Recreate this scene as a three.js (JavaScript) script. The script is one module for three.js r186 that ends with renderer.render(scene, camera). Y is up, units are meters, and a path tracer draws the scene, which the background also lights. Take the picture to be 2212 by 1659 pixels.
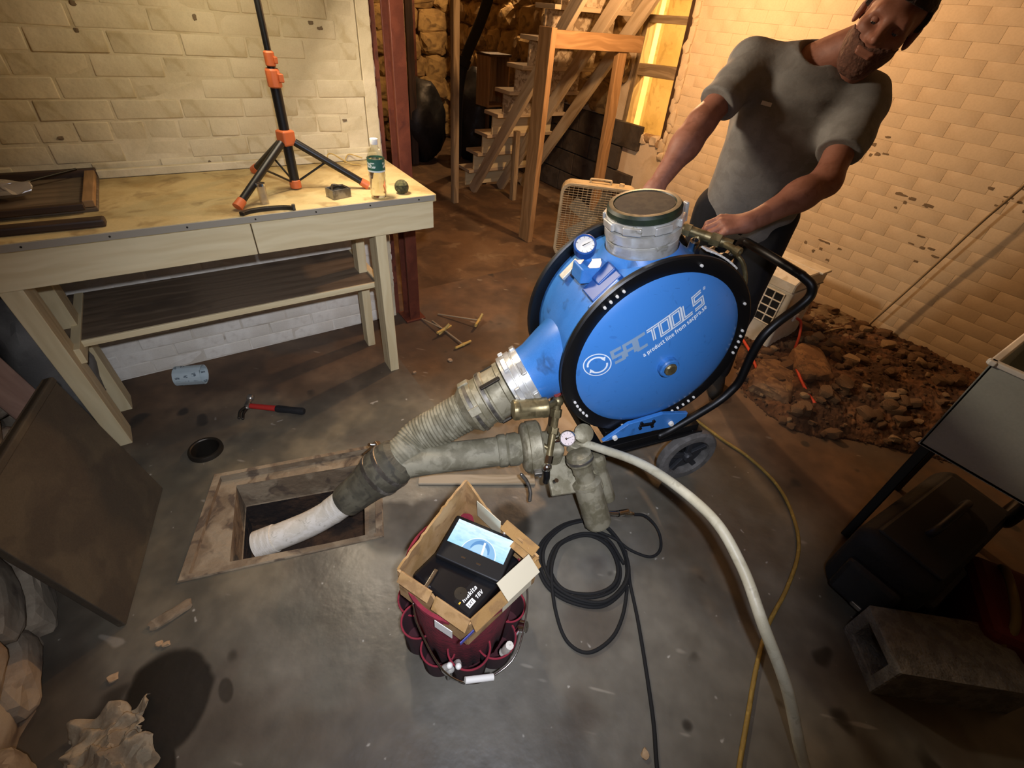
import * as THREE from 'three';
import { RoundedBoxGeometry } from 'three/addons/geometries/RoundedBoxGeometry.js';
import { mergeGeometries, toCreasedNormals } from 'three/addons/utils/BufferGeometryUtils.js';
import { RectAreaLightUniformsLib } from 'three/addons/lights/RectAreaLightUniformsLib.js';

// ---------- camera, lights, exposure ----------
const V = (x, y, z) => new THREE.Vector3(x, y, z);
const scene = new THREE.Scene();
scene.background = new THREE.Color(0x000000);
const camera = new THREE.PerspectiveCamera(79.28, 2212 / 1659, 0.05, 60);
camera.position.set(0, 1.5, 0);
camera.up.set(0.297, 0.774, -0.56);
camera.lookAt(0.469, 1.5 - 0.629, -0.62);
const renderer = new THREE.WebGLRenderer({ antialias: true });
renderer.toneMapping = THREE.LinearToneMapping;
renderer.toneMappingExposure = 1.0;
renderer.shadowMap.enabled = true;
RectAreaLightUniformsLib.init();
// the lights of the cellar: twin-head work lamp on its stand, cool hand torch on a stand beside the camera, warm bulb by the stairs, lamp in the next room, the little monitor; plus an added bulb for the alcove
const LIGHT = {
  lampRoom: { color: 0xffead0, power: 190, at: [0.52, 1.64, -1.86], to: [2.4, 0.45, -0.8] },
  lampBench: { color: 0xffedc8, power: 30, at: [0.3, 1.66, -1.86], to: [0.4, 0.9, -2.12] },
  torch: { color: 0xe9eeff, power: 13, at: [0.02, 1.68, 0.12], to: [0.5, 0.5, -0.9], angle: 0.79, penumbra: 0.85 },
  stairBulb: { color: 0xffc790, power: 6.5, at: [2.45, 1.72, -2.3] },
  nextRoom: { color: 0xffcf80, power: 14, at: [4.1, 1.75, -2.3] },
  addedAlcove: { color: 0xffd09a, power: 9, at: [3.35, 2.12, -5.3] },  // unseen fill source, added to brighten the alcove
};

// ---------- helpers ----------
let seed = 7;
const rnd = () => { seed = (seed * 1664525 + 1013904223) >>> 0; return seed / 4294967296; };
const rr = (a, b) => a + (b - a) * rnd();
const clamp = (x, a = 0, b = 1) => Math.min(b, Math.max(a, x));
const lerp = (a, b, t) => a + (b - a) * t;
const sst = (a, b, x) => { const t = clamp((x - a) / (b - a)); return t * t * (3 - 2 * t); };
const hash = (x, y, z = 0) => { let h = (x * 374761393 + y * 668265263 + z * 2147483647) | 0; h = Math.imul(h ^ (h >>> 13), 1274126177); h ^= h >>> 16; return (h >>> 0) / 4294967296; };
const md = (a, n) => ((a % n) + n) % n;
function vn2(x, y, p, s = 0) {   // periodic value noise, 0..1
  const xi = Math.floor(x), yi = Math.floor(y), u = x - xi, v = y - yi, a = u * u * (3 - 2 * u), b = v * v * (3 - 2 * v);
  const x0 = md(xi, p), x1 = md(xi + 1, p), y0 = md(yi, p), y1 = md(yi + 1, p);
  return lerp(lerp(hash(x0, y0, s), hash(x1, y0, s), a), lerp(hash(x0, y1, s), hash(x1, y1, s), a), b);
}
function fbm2(x, y, p, o = 4, s = 0) { let f = 0, a = 0.5, n = 0; for (let i = 0; i < o; i++) { f += a * vn2(x, y, p, s + i); n += a; a *= 0.5; x *= 2; y *= 2; p *= 2; } return f / n; }
function vn3(x, y, z) {
  const xi = Math.floor(x), yi = Math.floor(y), zi = Math.floor(z), f = (t) => t * t * (3 - 2 * t), a = f(x - xi), b = f(y - yi), c = f(z - zi);
  const h = (i, j, k) => hash((xi + i) * 7 + (zi + k) * 131, (yi + j) * 13 + (zi + k) * 17, 5);
  return lerp(lerp(lerp(h(0, 0, 0), h(1, 0, 0), a), lerp(h(0, 1, 0), h(1, 1, 0), a), b), lerp(lerp(h(0, 0, 1), h(1, 0, 1), a), lerp(h(0, 1, 1), h(1, 1, 1), a), b), c);
}
const fbm3 = (x, y, z) => (vn3(x, y, z) + 0.5 * vn3(2 * x + 9, 2 * y, 2 * z) + 0.25 * vn3(4 * x, 4 * y + 5, 4 * z)) / 1.75 - 0.5;

function tex(w, h, fn, srgb = true, rep = 1) {
  const d = new Uint8Array(w * h * 4);
  for (let j = 0; j < h; j++) for (let i = 0; i < w; i++) { const c = fn(i / w, j / h), k = (j * w + i) * 4; d[k] = c[0]; d[k + 1] = c[1]; d[k + 2] = c[2]; d[k + 3] = c[3] ?? 255; }
  const t = new THREE.DataTexture(d, w, h, THREE.RGBAFormat);
  if (srgb) t.colorSpace = THREE.SRGBColorSpace;
  t.wrapS = t.wrapT = THREE.RepeatWrapping; t.magFilter = THREE.LinearFilter; t.minFilter = THREE.LinearMipmapLinearFilter; t.generateMipmaps = true; t.needsUpdate = true;
  t.repeat.set(rep, rep);
  return t;
}
const hex = (h) => [(h >> 16) & 255, (h >> 8) & 255, h & 255];
const mix = (a, b, t) => [lerp(a[0], b[0], t), lerp(a[1], b[1], t), lerp(a[2], b[2], t)];
function mottle(c1, c2, { p = 6, o = 5, lo = 0.3, hi = 0.7, spot, ss = 0.72, size = 256, rep = 1, s = 0, pe = 0.12 } = {}) {
  const a = hex(c1), b = hex(c2), sp = spot !== undefined ? hex(spot) : null;
  return tex(size, size, (u, v) => {
    const wx = (fbm2(u * p, v * p, p, 4, s + 71) - 0.5) * 1.5, wy = (fbm2(u * p, v * p, p, 4, s + 83) - 0.5) * 1.5;
    let c = mix(a, b, sst(lo, hi, fbm2(u * p + wx, v * p + wy, p, o, s)));
    if (sp) c = mix(c, sp, 0.62 * sst(ss - 0.1, ss + pe, fbm2(u * p * 2 + wx * 2, v * p * 2 + wy * 2, p * 2, 5, s + 50)));
    const n = (hash((u * size) | 0, (v * size) | 0, 3) - 0.5) * 7;
    return [clamp(c[0] + n, 0, 255), clamp(c[1] + n, 0, 255), clamp(c[2] + n, 0, 255)];
  }, true, rep);
}
const bumpTile = (p, o, rep, s = 11, size = 256) => tex(size, size, (u, v) => { const n = 255 * fbm2(u * p, v * p, p, o, s); return [n, n, n]; }, false, rep);
function woodTex(c1, c2, c3, rep = 1, s = 0, knots = true) {   // u runs along the grain, one tile = 1 m by 0.5 m
  const a = hex(c1), b = hex(c2), d = hex(c3);
  return tex(512, 256, (u, v) => {
    const w = fbm2(u * 3, v * 6, 3, 3, s) * 0.6, g = fbm2(u * 4, v * 64 + w * 10, 4, 3, s + 9);
    let c = mix(a, b, sst(0.3, 0.72, g));
    c = mix(c, d, sst(0.6, 0.85, fbm2(u * 5, v * 5, 5, 4, s + 20)) * 0.75);
    return c;
  }, true, rep);
}
const B = { fine: bumpTile(64, 3, 3), mid: bumpTile(16, 5, 2, 21), coarse: bumpTile(8, 5, 1, 31), grain: tex(256, 256, (u, v) => { const n = 255 * fbm2(u * 4, v * 64, 4, 3, 5); return [n, n, n]; }, false, 1) };
const std = (o) => { const m = new THREE.MeshStandardMaterial(o); return m; };
const phy = (o) => new THREE.MeshPhysicalMaterial(o);

// geometry: everything non-indexed with position, normal and a uv in metres
function uvm(g, along) {
  g = g.index ? g.toNonIndexed() : g;
  if (!g.attributes.normal) g.computeVertexNormals();
  const p = g.attributes.position, n = g.attributes.normal, uv = new Float32Array(p.count * 2);
  for (let i = 0; i < p.count; i += 3) {
    let nx = 0, ny = 0, nz = 0;
    for (let k = 0; k < 3; k++) { nx += Math.abs(n.getX(i + k)); ny += Math.abs(n.getY(i + k)); nz += Math.abs(n.getZ(i + k)); }
    for (let k = 0; k < 3; k++) {
      const x = p.getX(i + k), y = p.getY(i + k), z = p.getZ(i + k);
      let u, v;
      if (along === 'x') { u = x; v = ny > nz ? z : y; } else if (along === 'y') { u = y; v = nx > nz ? z : x; } else if (along === 'z') { u = z; v = ny > nx ? x : y; }
      else if (nx >= ny && nx >= nz) { u = z; v = y; } else if (ny >= nz) { u = x; v = z; } else { u = x; v = y; }
      uv[(i + k) * 2] = u; uv[(i + k) * 2 + 1] = v;
    }
  }
  const out = new THREE.BufferGeometry();
  out.setAttribute('position', p); out.setAttribute('normal', n); out.setAttribute('uv', new THREE.BufferAttribute(uv, 2));
  return out;
}
const EU = new THREE.Euler();
function place(g, x = 0, y = 0, z = 0, rx = 0, ry = 0, rz = 0) { if (rx || ry || rz) g.applyMatrix4(new THREE.Matrix4().makeRotationFromEuler(EU.set(rx, ry, rz, 'YXZ'))); g.translate(x, y, z); return g; }
function bx(w, h, d, x = 0, y = 0, z = 0, rx = 0, ry = 0, rz = 0, r = 0.003) {
  const mx = Math.min(w, h, d), rad = Math.min(r, mx * 0.45);
  let g = uvm(rad > 0 ? new RoundedBoxGeometry(w, h, d, 1, rad) : new THREE.BoxGeometry(w, h, d), w >= h && w >= d ? 'x' : h >= d ? 'y' : 'z');
  const o = rnd() * 5, uv = g.attributes.uv; for (let i = 0; i < uv.count; i++) uv.setXY(i, uv.getX(i) + o, uv.getY(i) + o * 0.37);
  return place(g, x, y, z, rx, ry, rz);
}
const YQ = new THREE.Quaternion();
function orient(g, from, dir, up = V(0, 1, 0)) { g.applyQuaternion(YQ.setFromUnitVectors(up, dir.clone().normalize())); g.translate(from.x, from.y, from.z); return g; }
const vec = (a) => (a.isVector3 ? a : V(a[0], a[1], a[2]));
function cy(a, b, r0, r1 = r0, seg = 20, open = false) { a = vec(a); b = vec(b); const d = b.clone().sub(a), L = d.length(); const g = new THREE.CylinderGeometry(r1, r0, L, seg, 1, open); g.translate(0, L / 2, 0); return orient(uvm(g, 'y'), a, d); }
function lt(profile, a, dir, seg = 32) { const g = new THREE.LatheGeometry(profile.map((q) => new THREE.Vector2(Math.max(q[0], 1e-5), q[1])), seg); return orient(toCreasedNormals(uvm(g), 0.6), vec(a), vec(dir)); }
function tb(pts, r, seg = 60, rs = 10, closed = false, tension = 0.5) {
  const c = new THREE.CatmullRomCurve3(pts.map(vec), closed, 'catmullrom', tension), g0 = new THREE.TubeGeometry(c, seg, r, rs, closed), L = c.getLength();
  const uv = g0.attributes.uv; for (let i = 0; i < uv.count; i++) uv.setXY(i, uv.getX(i) * L, uv.getY(i) * r * 6.28);
  const g = g0.toNonIndexed();
  if (closed) return g;
  const e = [g];
  for (const t of [0, 1]) { const s = new THREE.SphereGeometry(r * 0.995, rs, 6).toNonIndexed(), q = c.getPoint(t); s.translate(q.x, q.y, q.z); e.push(s); }
  return mergeGeometries(e);
}
const sph = (r, x, y, z, sx = 1, sy = 1, sz = 1, w = 16, h = 12) => { const g = new THREE.SphereGeometry(r, w, h); g.scale(sx, sy, sz); g.computeVertexNormals(); const o = uvm(g); o.translate(x, y, z); return o; };
function ext(pts, depth, bevel = 0, along) {   // outline in XY pushed along +Z
  const s = new THREE.Shape(pts.map((p) => new THREE.Vector2(p[0], p[1])));
  return uvm(new THREE.ExtrudeGeometry(s, { depth, bevelEnabled: bevel > 0, bevelThickness: bevel, bevelSize: bevel, bevelSegments: 1, curveSegments: 12 }), along);
}
function rough(g, amp, freq, ox = 0) {   // push the surface about with noise, keeping coincident vertices together
  const p = g.attributes.position, q = g.index ? g : g;
  for (let i = 0; i < p.count; i++) {
    const x = p.getX(i), y = p.getY(i), z = p.getZ(i), f = freq;
    p.setXYZ(i, x + amp * 2 * fbm3(x * f + ox, y * f, z * f), y + amp * 2 * fbm3(x * f + 31 + ox, y * f + 7, z * f), z + amp * 2 * fbm3(x * f + 3 + ox, y * f + 57, z * f + 11));
  }
  g.computeVertexNormals(); return q;
}
function stone(rx, ry, rz, amp, k, detail = 2) {
  const g = new THREE.IcosahedronGeometry(1, detail), p = g.attributes.position;
  for (let i = 0; i < p.count; i++) {
    const v = V(p.getX(i), p.getY(i), p.getZ(i)).normalize(), s = 1 + amp * 2.4 * fbm3(v.x * 1.5 + k * 7.3, v.y * 1.5 + k, v.z * 1.5);
    // squarish rock
    const e = 0.62, sq = (t) => Math.sign(t) * Math.pow(Math.abs(t), e); p.setXYZ(i, sq(v.x) * s * rx, sq(v.y) * s * ry, sq(v.z) * s * rz);
  }
  const o = uvm(g); o.computeVertexNormals(); return toCreasedNormals(o, 0.7);
}
const used = {};
const numbered = (n) => { const k = (used[n] = (used[n] ?? -1) + 1); return k ? n + '_' + String(k).padStart(3, '0') : n; };
const shadow = (m) => { m.castShadow = m.receiveShadow = true; return m; };
function tag(o, label, category, group) { o.userData.label = label; o.userData.category = category; if (group) o.userData.group = group; return o; }
function thing(name, label, category, at = [0, 0, 0], turn = 0, group) { const o = new THREE.Group(); o.name = numbered(name); o.position.set(...at); o.rotation.y = turn; scene.add(o); return tag(o, label, category, group); }
function part(parent, name, geo, mat, label) {
  const g = Array.isArray(geo) ? (geo.length > 1 ? mergeGeometries(geo) : geo[0]) : geo, m = shadow(new THREE.Mesh(g, mat));
  m.name = name; const same = parent.children.filter((c) => c.name === name || c.name.startsWith(name + '_0')).length; if (same) m.name = name + '_' + String(same).padStart(3, '0');
  if (label) m.userData.label = label; parent.add(m); return m;
}
function solo(name, geo, mat, label, category, group) { const g = Array.isArray(geo) ? (geo.length > 1 ? mergeGeometries(geo) : geo[0]) : geo, m = shadow(new THREE.Mesh(g, mat)); m.name = numbered(name); scene.add(m); return tag(m, label, category, group); }
function struct(name, geo, mat, label) { const g = Array.isArray(geo) ? (geo.length > 1 ? mergeGeometries(geo) : geo[0]) : geo, m = shadow(new THREE.Mesh(g, mat)); m.name = name; m.userData.kind = 'structure'; if (label) m.userData.label = label; scene.add(m); return m; }
function copy(src, label, group) { const c = src.clone(); c.name = numbered(src.name.replace(/_\d+$/, '')); c.userData = { ...src.userData, label }; if (group) c.userData.group = group; scene.add(c); return c; }
const aim = (l, to) => { l.target.position.set(...to); scene.add(l.target); };

// ---------- materials ----------
const M = {
  cream: std({ map: mottle(0xcfc3a4, 0xc2b594, { p: 5, spot: 0xa89878, ss: 0.7, rep: 1.3 }), bumpMap: B.coarse, bumpScale: 0.004, roughness: 0.75 }),
  creamB: std({ map: mottle(0xdacdae, 0xcabd9c, { p: 4, spot: 0xb3a27c, ss: 0.7, rep: 1.7, s: 4 }), bumpMap: B.mid, bumpScale: 0.003, roughness: 0.7 }),
  limewash: std({ map: mottle(0xe2dccd, 0xcdc4b2, { p: 4, spot: 0x958876, ss: 0.7, rep: 1.1, s: 8 }), bumpMap: B.coarse, bumpScale: 0.008, roughness: 0.9 }),
  wallRight: std({ map: mottle(0xdccbb0, 0xd2bfa0, { p: 4, spot: 0xbfa988, ss: 0.7, rep: 0.8, s: 14 }), bumpMap: B.coarse, bumpScale: 0.004, roughness: 0.8 }),
  stoneYellow: std({ map: mottle(0xa88b58, 0x7d6440, { p: 5, spot: 0x4a3a28, ss: 0.66, rep: 1.2, s: 18, pe: 0.25 }), bumpMap: B.coarse, bumpScale: 0.015, roughness: 0.95 }),
  mortar: std({ map: mottle(0x83704e, 0x5f4f38, { p: 8, rep: 2, s: 22 }), bumpMap: B.mid, bumpScale: 0.01, roughness: 1 }),
  stoneWhite: std({ map: mottle(0xa79a84, 0x8a7b66, { p: 5, spot: 0x54463a, ss: 0.6, rep: 1.5, s: 26, pe: 0.2 }), bumpMap: B.coarse, bumpScale: 0.012, roughness: 0.95 }),
  concrete: std({ map: mottle(0x8c7c63, 0x6d5c46, { p: 6, spot: 0x40342a, ss: 0.64, rep: 2, s: 30 }), bumpMap: B.mid, bumpScale: 0.006, roughness: 0.9 }),
  pitSoil: std({ map: mottle(0x3d2a1a, 0x21160e, { p: 8, rep: 2, s: 34 }), bumpMap: B.mid, bumpScale: 0.02, roughness: 1 }),
  dirt: std({ map: mottle(0x5e4029, 0x3e2919, { p: 7, spot: 0x7a5a3c, ss: 0.66, rep: 2, s: 38 }), bumpMap: B.mid, bumpScale: 0.015, roughness: 1 }),
  rock: std({ map: mottle(0x7d6044, 0x5a4330, { p: 6, spot: 0x96784e, ss: 0.66, rep: 4, s: 42 }), bumpMap: B.mid, bumpScale: 0.004, roughness: 0.95 }),
  rockPale: std({ map: mottle(0xb09572, 0x8d7252, { p: 6, rep: 4, s: 43 }), bumpMap: B.mid, bumpScale: 0.004, roughness: 0.95 }),
  paintWood: std({ map: woodTex(0xdaca9f, 0xd0be92, 0xb5a378, 1, 2), bumpMap: B.grain, bumpScale: 0.0015, roughness: 0.65 }),
  benchTop: std({ map: mottle(0xc2ae7c, 0xa48c5a, { p: 5, spot: 0x7a643f, ss: 0.66, rep: 1.4, s: 46, pe: 0.2 }), bumpMap: B.mid, bumpScale: 0.002, roughness: 0.85 }),
  shelfWood: std({ map: woodTex(0x6f5f4b, 0x5a4b39, 0x463a2d, 1, 6), bumpMap: B.grain, bumpScale: 0.001, roughness: 0.8 }),
  pine: std({ map: woodTex(0x9b7a52, 0x84643e, 0x6a4e31, 1, 12), bumpMap: B.grain, bumpScale: 0.001, roughness: 0.75 }),
  oldWood: std({ map: woodTex(0x9d8a6b, 0x7f6c50, 0x5b4a36, 1, 16), bumpMap: B.grain, bumpScale: 0.0015, roughness: 0.85 }),
  stairWood: std({ map: woodTex(0xb3a184, 0x9f8c6d, 0x7f6c51, 1, 26), bumpMap: B.grain, bumpScale: 0.0015, roughness: 0.85 }),
  darkWood: std({ map: woodTex(0x4a3524, 0x36261a, 0x2a1d14, 1, 22), bumpMap: B.grain, bumpScale: 0.001, roughness: 0.6 }),
  brownPaint: std({ map: mottle(0x6b3a2a, 0x582d21, { p: 6, spot: 0x3f241b, ss: 0.66, rep: 2, s: 50 }), bumpMap: B.mid, bumpScale: 0.001, roughness: 0.55 }),
  redSteel: std({ map: mottle(0x663423, 0x54291b, { p: 5, spot: 0x452019, ss: 0.68, rep: 2, s: 54 }), bumpMap: B.mid, bumpScale: 0.0008, roughness: 0.5 }),
  blue: phy({ map: mottle(0x3c7cc4, 0x3472b8, { p: 6, spot: 0x24476f, ss: 0.74, rep: 2.2, s: 58, pe: 0.1 }), roughness: 0.36, clearcoat: 0.3, clearcoatRoughness: 0.25 }),
  blueDark: std({ color: 0x1c4c93, roughness: 0.4 }),
  black: std({ color: 0x0b0b0c, roughness: 0.42 }),
  blackMatte: std({ color: 0x0d0d0d, roughness: 0.85, bumpMap: B.fine, bumpScale: 0.001 }),
  rubber: std({ map: mottle(0x6a6763, 0x575450, { p: 6, rep: 6, s: 62 }), roughness: 0.85 }),
  wheelGrey: std({ color: 0x2b2c2f, roughness: 0.5 }),
  alu: std({ map: mottle(0xe4e4df, 0xcbc9c0, { p: 5, spot: 0x8d8976, ss: 0.72, rep: 5, s: 66 }), metalness: 0.55, roughness: 0.27, bumpMap: B.mid, bumpScale: 0.00008 }),
  aluDirty: std({ map: mottle(0xa39c84, 0x7f785f, { p: 7, spot: 0x5d5846, ss: 0.68, rep: 5, s: 70, pe: 0.25 }), metalness: 0.35, roughness: 0.55, bumpMap: B.mid, bumpScale: 0.0006 }),
  chrome: std({ color: 0xd8d8d4, metalness: 1, roughness: 0.18 }),
  steel: std({ map: mottle(0x9a968c, 0x6f6a60, { p: 6, rep: 6, s: 74 }), metalness: 0.8, roughness: 0.4 }),
  darkSteel: std({ color: 0x39342c, metalness: 0.7, roughness: 0.45 }),
  brass: std({ map: mottle(0x9c8e68, 0x716648, { p: 6, rep: 6, s: 78 }), metalness: 0.7, roughness: 0.42 }),
  hoseGrey: std({ map: mottle(0x8f8a74, 0x6f6a55, { p: 7, spot: 0x56513f, ss: 0.68, rep: 4, s: 82, pe: 0.25 }), roughness: 0.7, bumpMap: B.mid, bumpScale: 0.001 }),
  hoseDark: std({ map: mottle(0x5d5847, 0x464234, { p: 6, spot: 0x35322a, ss: 0.62, rep: 4, s: 86 }), roughness: 0.7 }),
  pvc: std({ map: mottle(0xdcd6c8, 0xcac2b0, { p: 5, spot: 0x9d9786, ss: 0.72, rep: 3, s: 90 }), roughness: 0.4 }),
  whitePlastic: std({ map: mottle(0xd6d0c0, 0xc6bea9, { p: 5, spot: 0xa89b80, ss: 0.74, rep: 3, s: 94 }), roughness: 0.45 }),
  hoseWhite: std({ map: mottle(0xc9c4ac, 0xb8b298, { p: 5, spot: 0x9b947b, ss: 0.7, rep: 3, s: 98 }), roughness: 0.45 }),
  white: std({ color: 0xe2dfd6, roughness: 0.5 }),
  yellowCord: std({ map: mottle(0xa88a3e, 0x8d7130, { p: 8, rep: 6, s: 102 }), roughness: 0.7 }),
  orangeCord: std({ color: 0xc23f22, roughness: 0.6 }),
  orange: std({ color: 0xbf6234, roughness: 0.5 }),
  cardboard: std({ map: mottle(0xa88558, 0x93703f, { p: 6, spot: 0x7b5c38, ss: 0.66, rep: 3, s: 106 }), roughness: 0.9 }),
  tape: phy({ color: 0xd6ccb0, roughness: 0.3, transmission: 0.25, thickness: 0 }),
  maroon: std({ map: mottle(0x85202f, 0x6c1926, { p: 8, rep: 5, s: 110 }), roughness: 0.9, bumpMap: B.fine, bumpScale: 0.001 }),
  maroonDark: std({ color: 0x3a1118, roughness: 0.9 }),
  shirt: std({ map: mottle(0x868480, 0x7b7874, { p: 12, rep: 3, s: 114 }), roughness: 0.95, bumpMap: B.fine, bumpScale: 0.0003 }),
  trousers: std({ map: mottle(0x14151b, 0x0f1014, { p: 10, rep: 3, s: 118 }), roughness: 0.95 }),
  skin: phy({ map: mottle(0x976450, 0x895844, { p: 8, rep: 6, s: 122 }), roughness: 0.6 }),
  hair: std({ map: mottle(0x33211a, 0x1d120c, { p: 16, rep: 12, s: 126 }), roughness: 0.8, bumpMap: B.fine, bumpScale: 0.003 }),
  bagBlack: std({ color: 0x101115, roughness: 0.5, bumpMap: B.coarse, bumpScale: 0.01 }),
  cloth: std({ map: mottle(0x9c8d72, 0x7c6c55, { p: 8, rep: 3, s: 130 }), roughness: 1, bumpMap: B.fine, bumpScale: 0.001 }),
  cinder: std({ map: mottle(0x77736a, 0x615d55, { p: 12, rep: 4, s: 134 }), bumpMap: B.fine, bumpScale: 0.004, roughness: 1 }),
  greySink: std({ map: mottle(0xb4b8b0, 0xa6aaa2, { p: 4, rep: 1, s: 138 }), roughness: 0.5 }),
  lid: std({ map: mottle(0x4c4332, 0x3c3427, { p: 5, spot: 0x3a3126, ss: 0.62, rep: 1.6, s: 142, pe: 0.2 }), bumpMap: B.mid, bumpScale: 0.001, roughness: 0.8 }),
  stickYellow: std({ color: 0xb99a52, roughness: 0.6 }),
  fanBlade: std({ color: 0x8a7d62, roughness: 0.6 }),
  fanCream: std({ map: mottle(0xb9ab8c, 0xa69777, { p: 5, spot: 0x857556, ss: 0.7, rep: 3, s: 184 }), roughness: 0.6 }),
  greyDark: std({ map: mottle(0x4b433a, 0x39322b, { p: 6, rep: 2, s: 180 }), bumpMap: B.mid, bumpScale: 0.004, roughness: 0.95 }),
  greyPaint: std({ map: mottle(0x77746c, 0x63605a, { p: 6, rep: 2, s: 146 }), roughness: 0.7 }),
};
// ---------- floor ----------
const FX0 = -1.2, FZ0 = -2.6, FW = 4.8, FH = 3.6;
const floorFn = (() => {
  const grey = hex(0x686459), greyD = hex(0x4d483d), brown = hex(0x634a32), brownD = hex(0x45321f), tan = hex(0x7d6d50), wet = hex(0x17140f);
  return (u, v) => {
    const x = FX0 + u * FW, z = FZ0 + v * FH, n = fbm2(x * 1.3 + 9, z * 1.3 + 9, 64, 5, 1), n2 = fbm2(x * 6 + 40, z * 6 + 40, 256, 4, 7), n3 = fbm2(x * 22 + 90, z * 22 + 90, 1024, 3, 13);
    let c = mix(grey, greyD, sst(0.35, 0.7, n * 0.6 + n2 * 0.4));
    // bare brown floor: beyond the machine, and right of the yellow cord
    let b = Math.max(sst(-1.55, -2.1, z + (n - 0.5) * 0.7 - (x > 0.7 ? 0.5 * sst(0.5, 1, x) : 0)), sst(1.62, 1.9, x - z * 0.05 + (n - 0.5) * 0.7));
    c = mix(c, mix(brown, brownD, sst(0.35, 0.68, n2 * 0.6 + n * 0.4)), b);
    // worn tan film by the pit and the clean-out
    const dx = (x + 0.02) / 0.75, dz = (z + 1.45) / 0.6, pt = sst(1.15, 0.4, Math.hypot(dx, dz) + (n2 - 0.5) * 0.8);
    c = mix(c, mix(tan, greyD, sst(0.4, 0.7, n2)), pt * 0.45);
    c = mix(c, hex(0x4a4137), sst(0.58, 0.72, fbm2(x * 3 + 3, z * 3 + 5, 64, 4, 29)) * 0.5);
    // wet patch with a trail
    let w = sst(1.12, 0.94, Math.hypot((x + 0.425) / 0.098, (z + 0.80) / 0.125) + (n2 - 0.5) * 0.55);
    w = Math.max(w, sst(1.1, 0.9, Math.hypot((x + 0.47 - (z + 0.65) * -0.1) / 0.04, (z + 0.62) / 0.16) + (n2 - 0.5) * 0.5), 0.6 * sst(1.1, 0.8, Math.hypot((x + 0.305) / 0.018, (z + 0.745) / 0.035)));
    w = Math.max(w, 0.75 * sst(1.1, 0.6, Math.hypot((x - 0.665) / 0.075, (z + 0.80) / 0.09) + (n2 - 0.5) * 0.9));
    w = Math.max(w, 0.7 * sst(0.8, 0.88, fbm2(x * 9 + 70, z * 9 + 11, 256, 2, 33)));
    c = mix(c, wet, w * 0.88);
    // chips and pale scuffs
    const sc = fbm2(x * 40 + 5, z * 40 + 1, 2048, 2, 41);
    c = mix(c, hex(0xb3afa4), sst(0.9, 0.94, sc) * 0.7 * (1 - b));
    c = mix(c, hex(0xa19a8b), sst(0.86, 0.93, fbm2((x + z) * 7 + 60, (x - z) * 26 + 60, 1024, 2, 43)) * 0.5);
    const k = 0.88 + 0.24 * n3;
    return [clamp(c[0] * k, 0, 255), clamp(c[1] * k, 0, 255), clamp(c[2] * k, 0, 255)];
  };
})();
const floorMap = tex(2048, 1536, floorFn);
const floorRough = tex(512, 384, (u, v) => { const x = FX0 + u * FW, z = FZ0 + v * FH, n = fbm2(x * 5 + 20, z * 5 + 20, 256, 4, 61); const b = Math.max(sst(-1.5, -2.1, z), sst(1.6, 1.9, x)); const r = 255 * clamp(lerp(0.25 + 0.24 * n, 0.7 + 0.2 * n, b)); return [r, r, r]; }, false);
for (const t of [floorMap, floorRough]) t.wrapS = t.wrapT = THREE.ClampToEdgeWrapping;
const floorMat = phy({ ior: 1.62, map: floorMap, roughnessMap: floorRough, roughness: 1, bumpMap: (() => { const t = B.mid.clone(); t.repeat.set(11, 8); t.needsUpdate = true; return t; })(), bumpScale: 0.001 });
const PIT_OUT = [[-0.213, -1.543], [0.372, -1.397], [0.224, -0.985], [-0.365, -1.149]], PIT_IN = [[-0.162, -1.48], [0.292, -1.348], [0.18, -1.02], [-0.236, -1.154]];
const holePath = (pts) => { const h = new THREE.Path(); pts.forEach((p, i) => (i ? h.lineTo(p[0], -p[1]) : h.moveTo(p[0], -p[1]))); h.closePath(); return h; };
function slab(x0, x1, z0, z1, depth, holes) {
  const s = new THREE.Shape([[x0, -z1], [x1, -z1], [x1, -z0], [x0, -z0]].map((p) => new THREE.Vector2(...p)));
  s.holes.push(...holes);
  const g = new THREE.ExtrudeGeometry(s, { depth, bevelEnabled: false, curveSegments: 24 }); g.rotateX(-Math.PI / 2); g.translate(0, -depth, 0); return g;
}
{
  const ring = new THREE.Path(); ring.absarc(-0.232, 1.706, 0.0575, 0, Math.PI * 2);
  const g = slab(-1.2, 6, -2.6, 1.3, 0.14, [holePath(PIT_OUT), ring]), p = g.attributes.position, uv = g.attributes.uv;
  for (let i = 0; i < p.count; i++) uv.setXY(i, (p.getX(i) - FX0) / FW, (p.getZ(i) - FZ0) / FH);
  struct('floor', g, floorMat);
  struct('floor_2', uvm(slab(-1.2, 6, -7, -2.6, 0.4, [])), std({ map: mottle(0x6a5136, 0x4b3824, { p: 5, spot: 0x847055, ss: 0.68, rep: 0.9, s: 150, size: 512 }), bumpMap: B.coarse, bumpScale: 0.01, roughness: 0.85 }));
}
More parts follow.
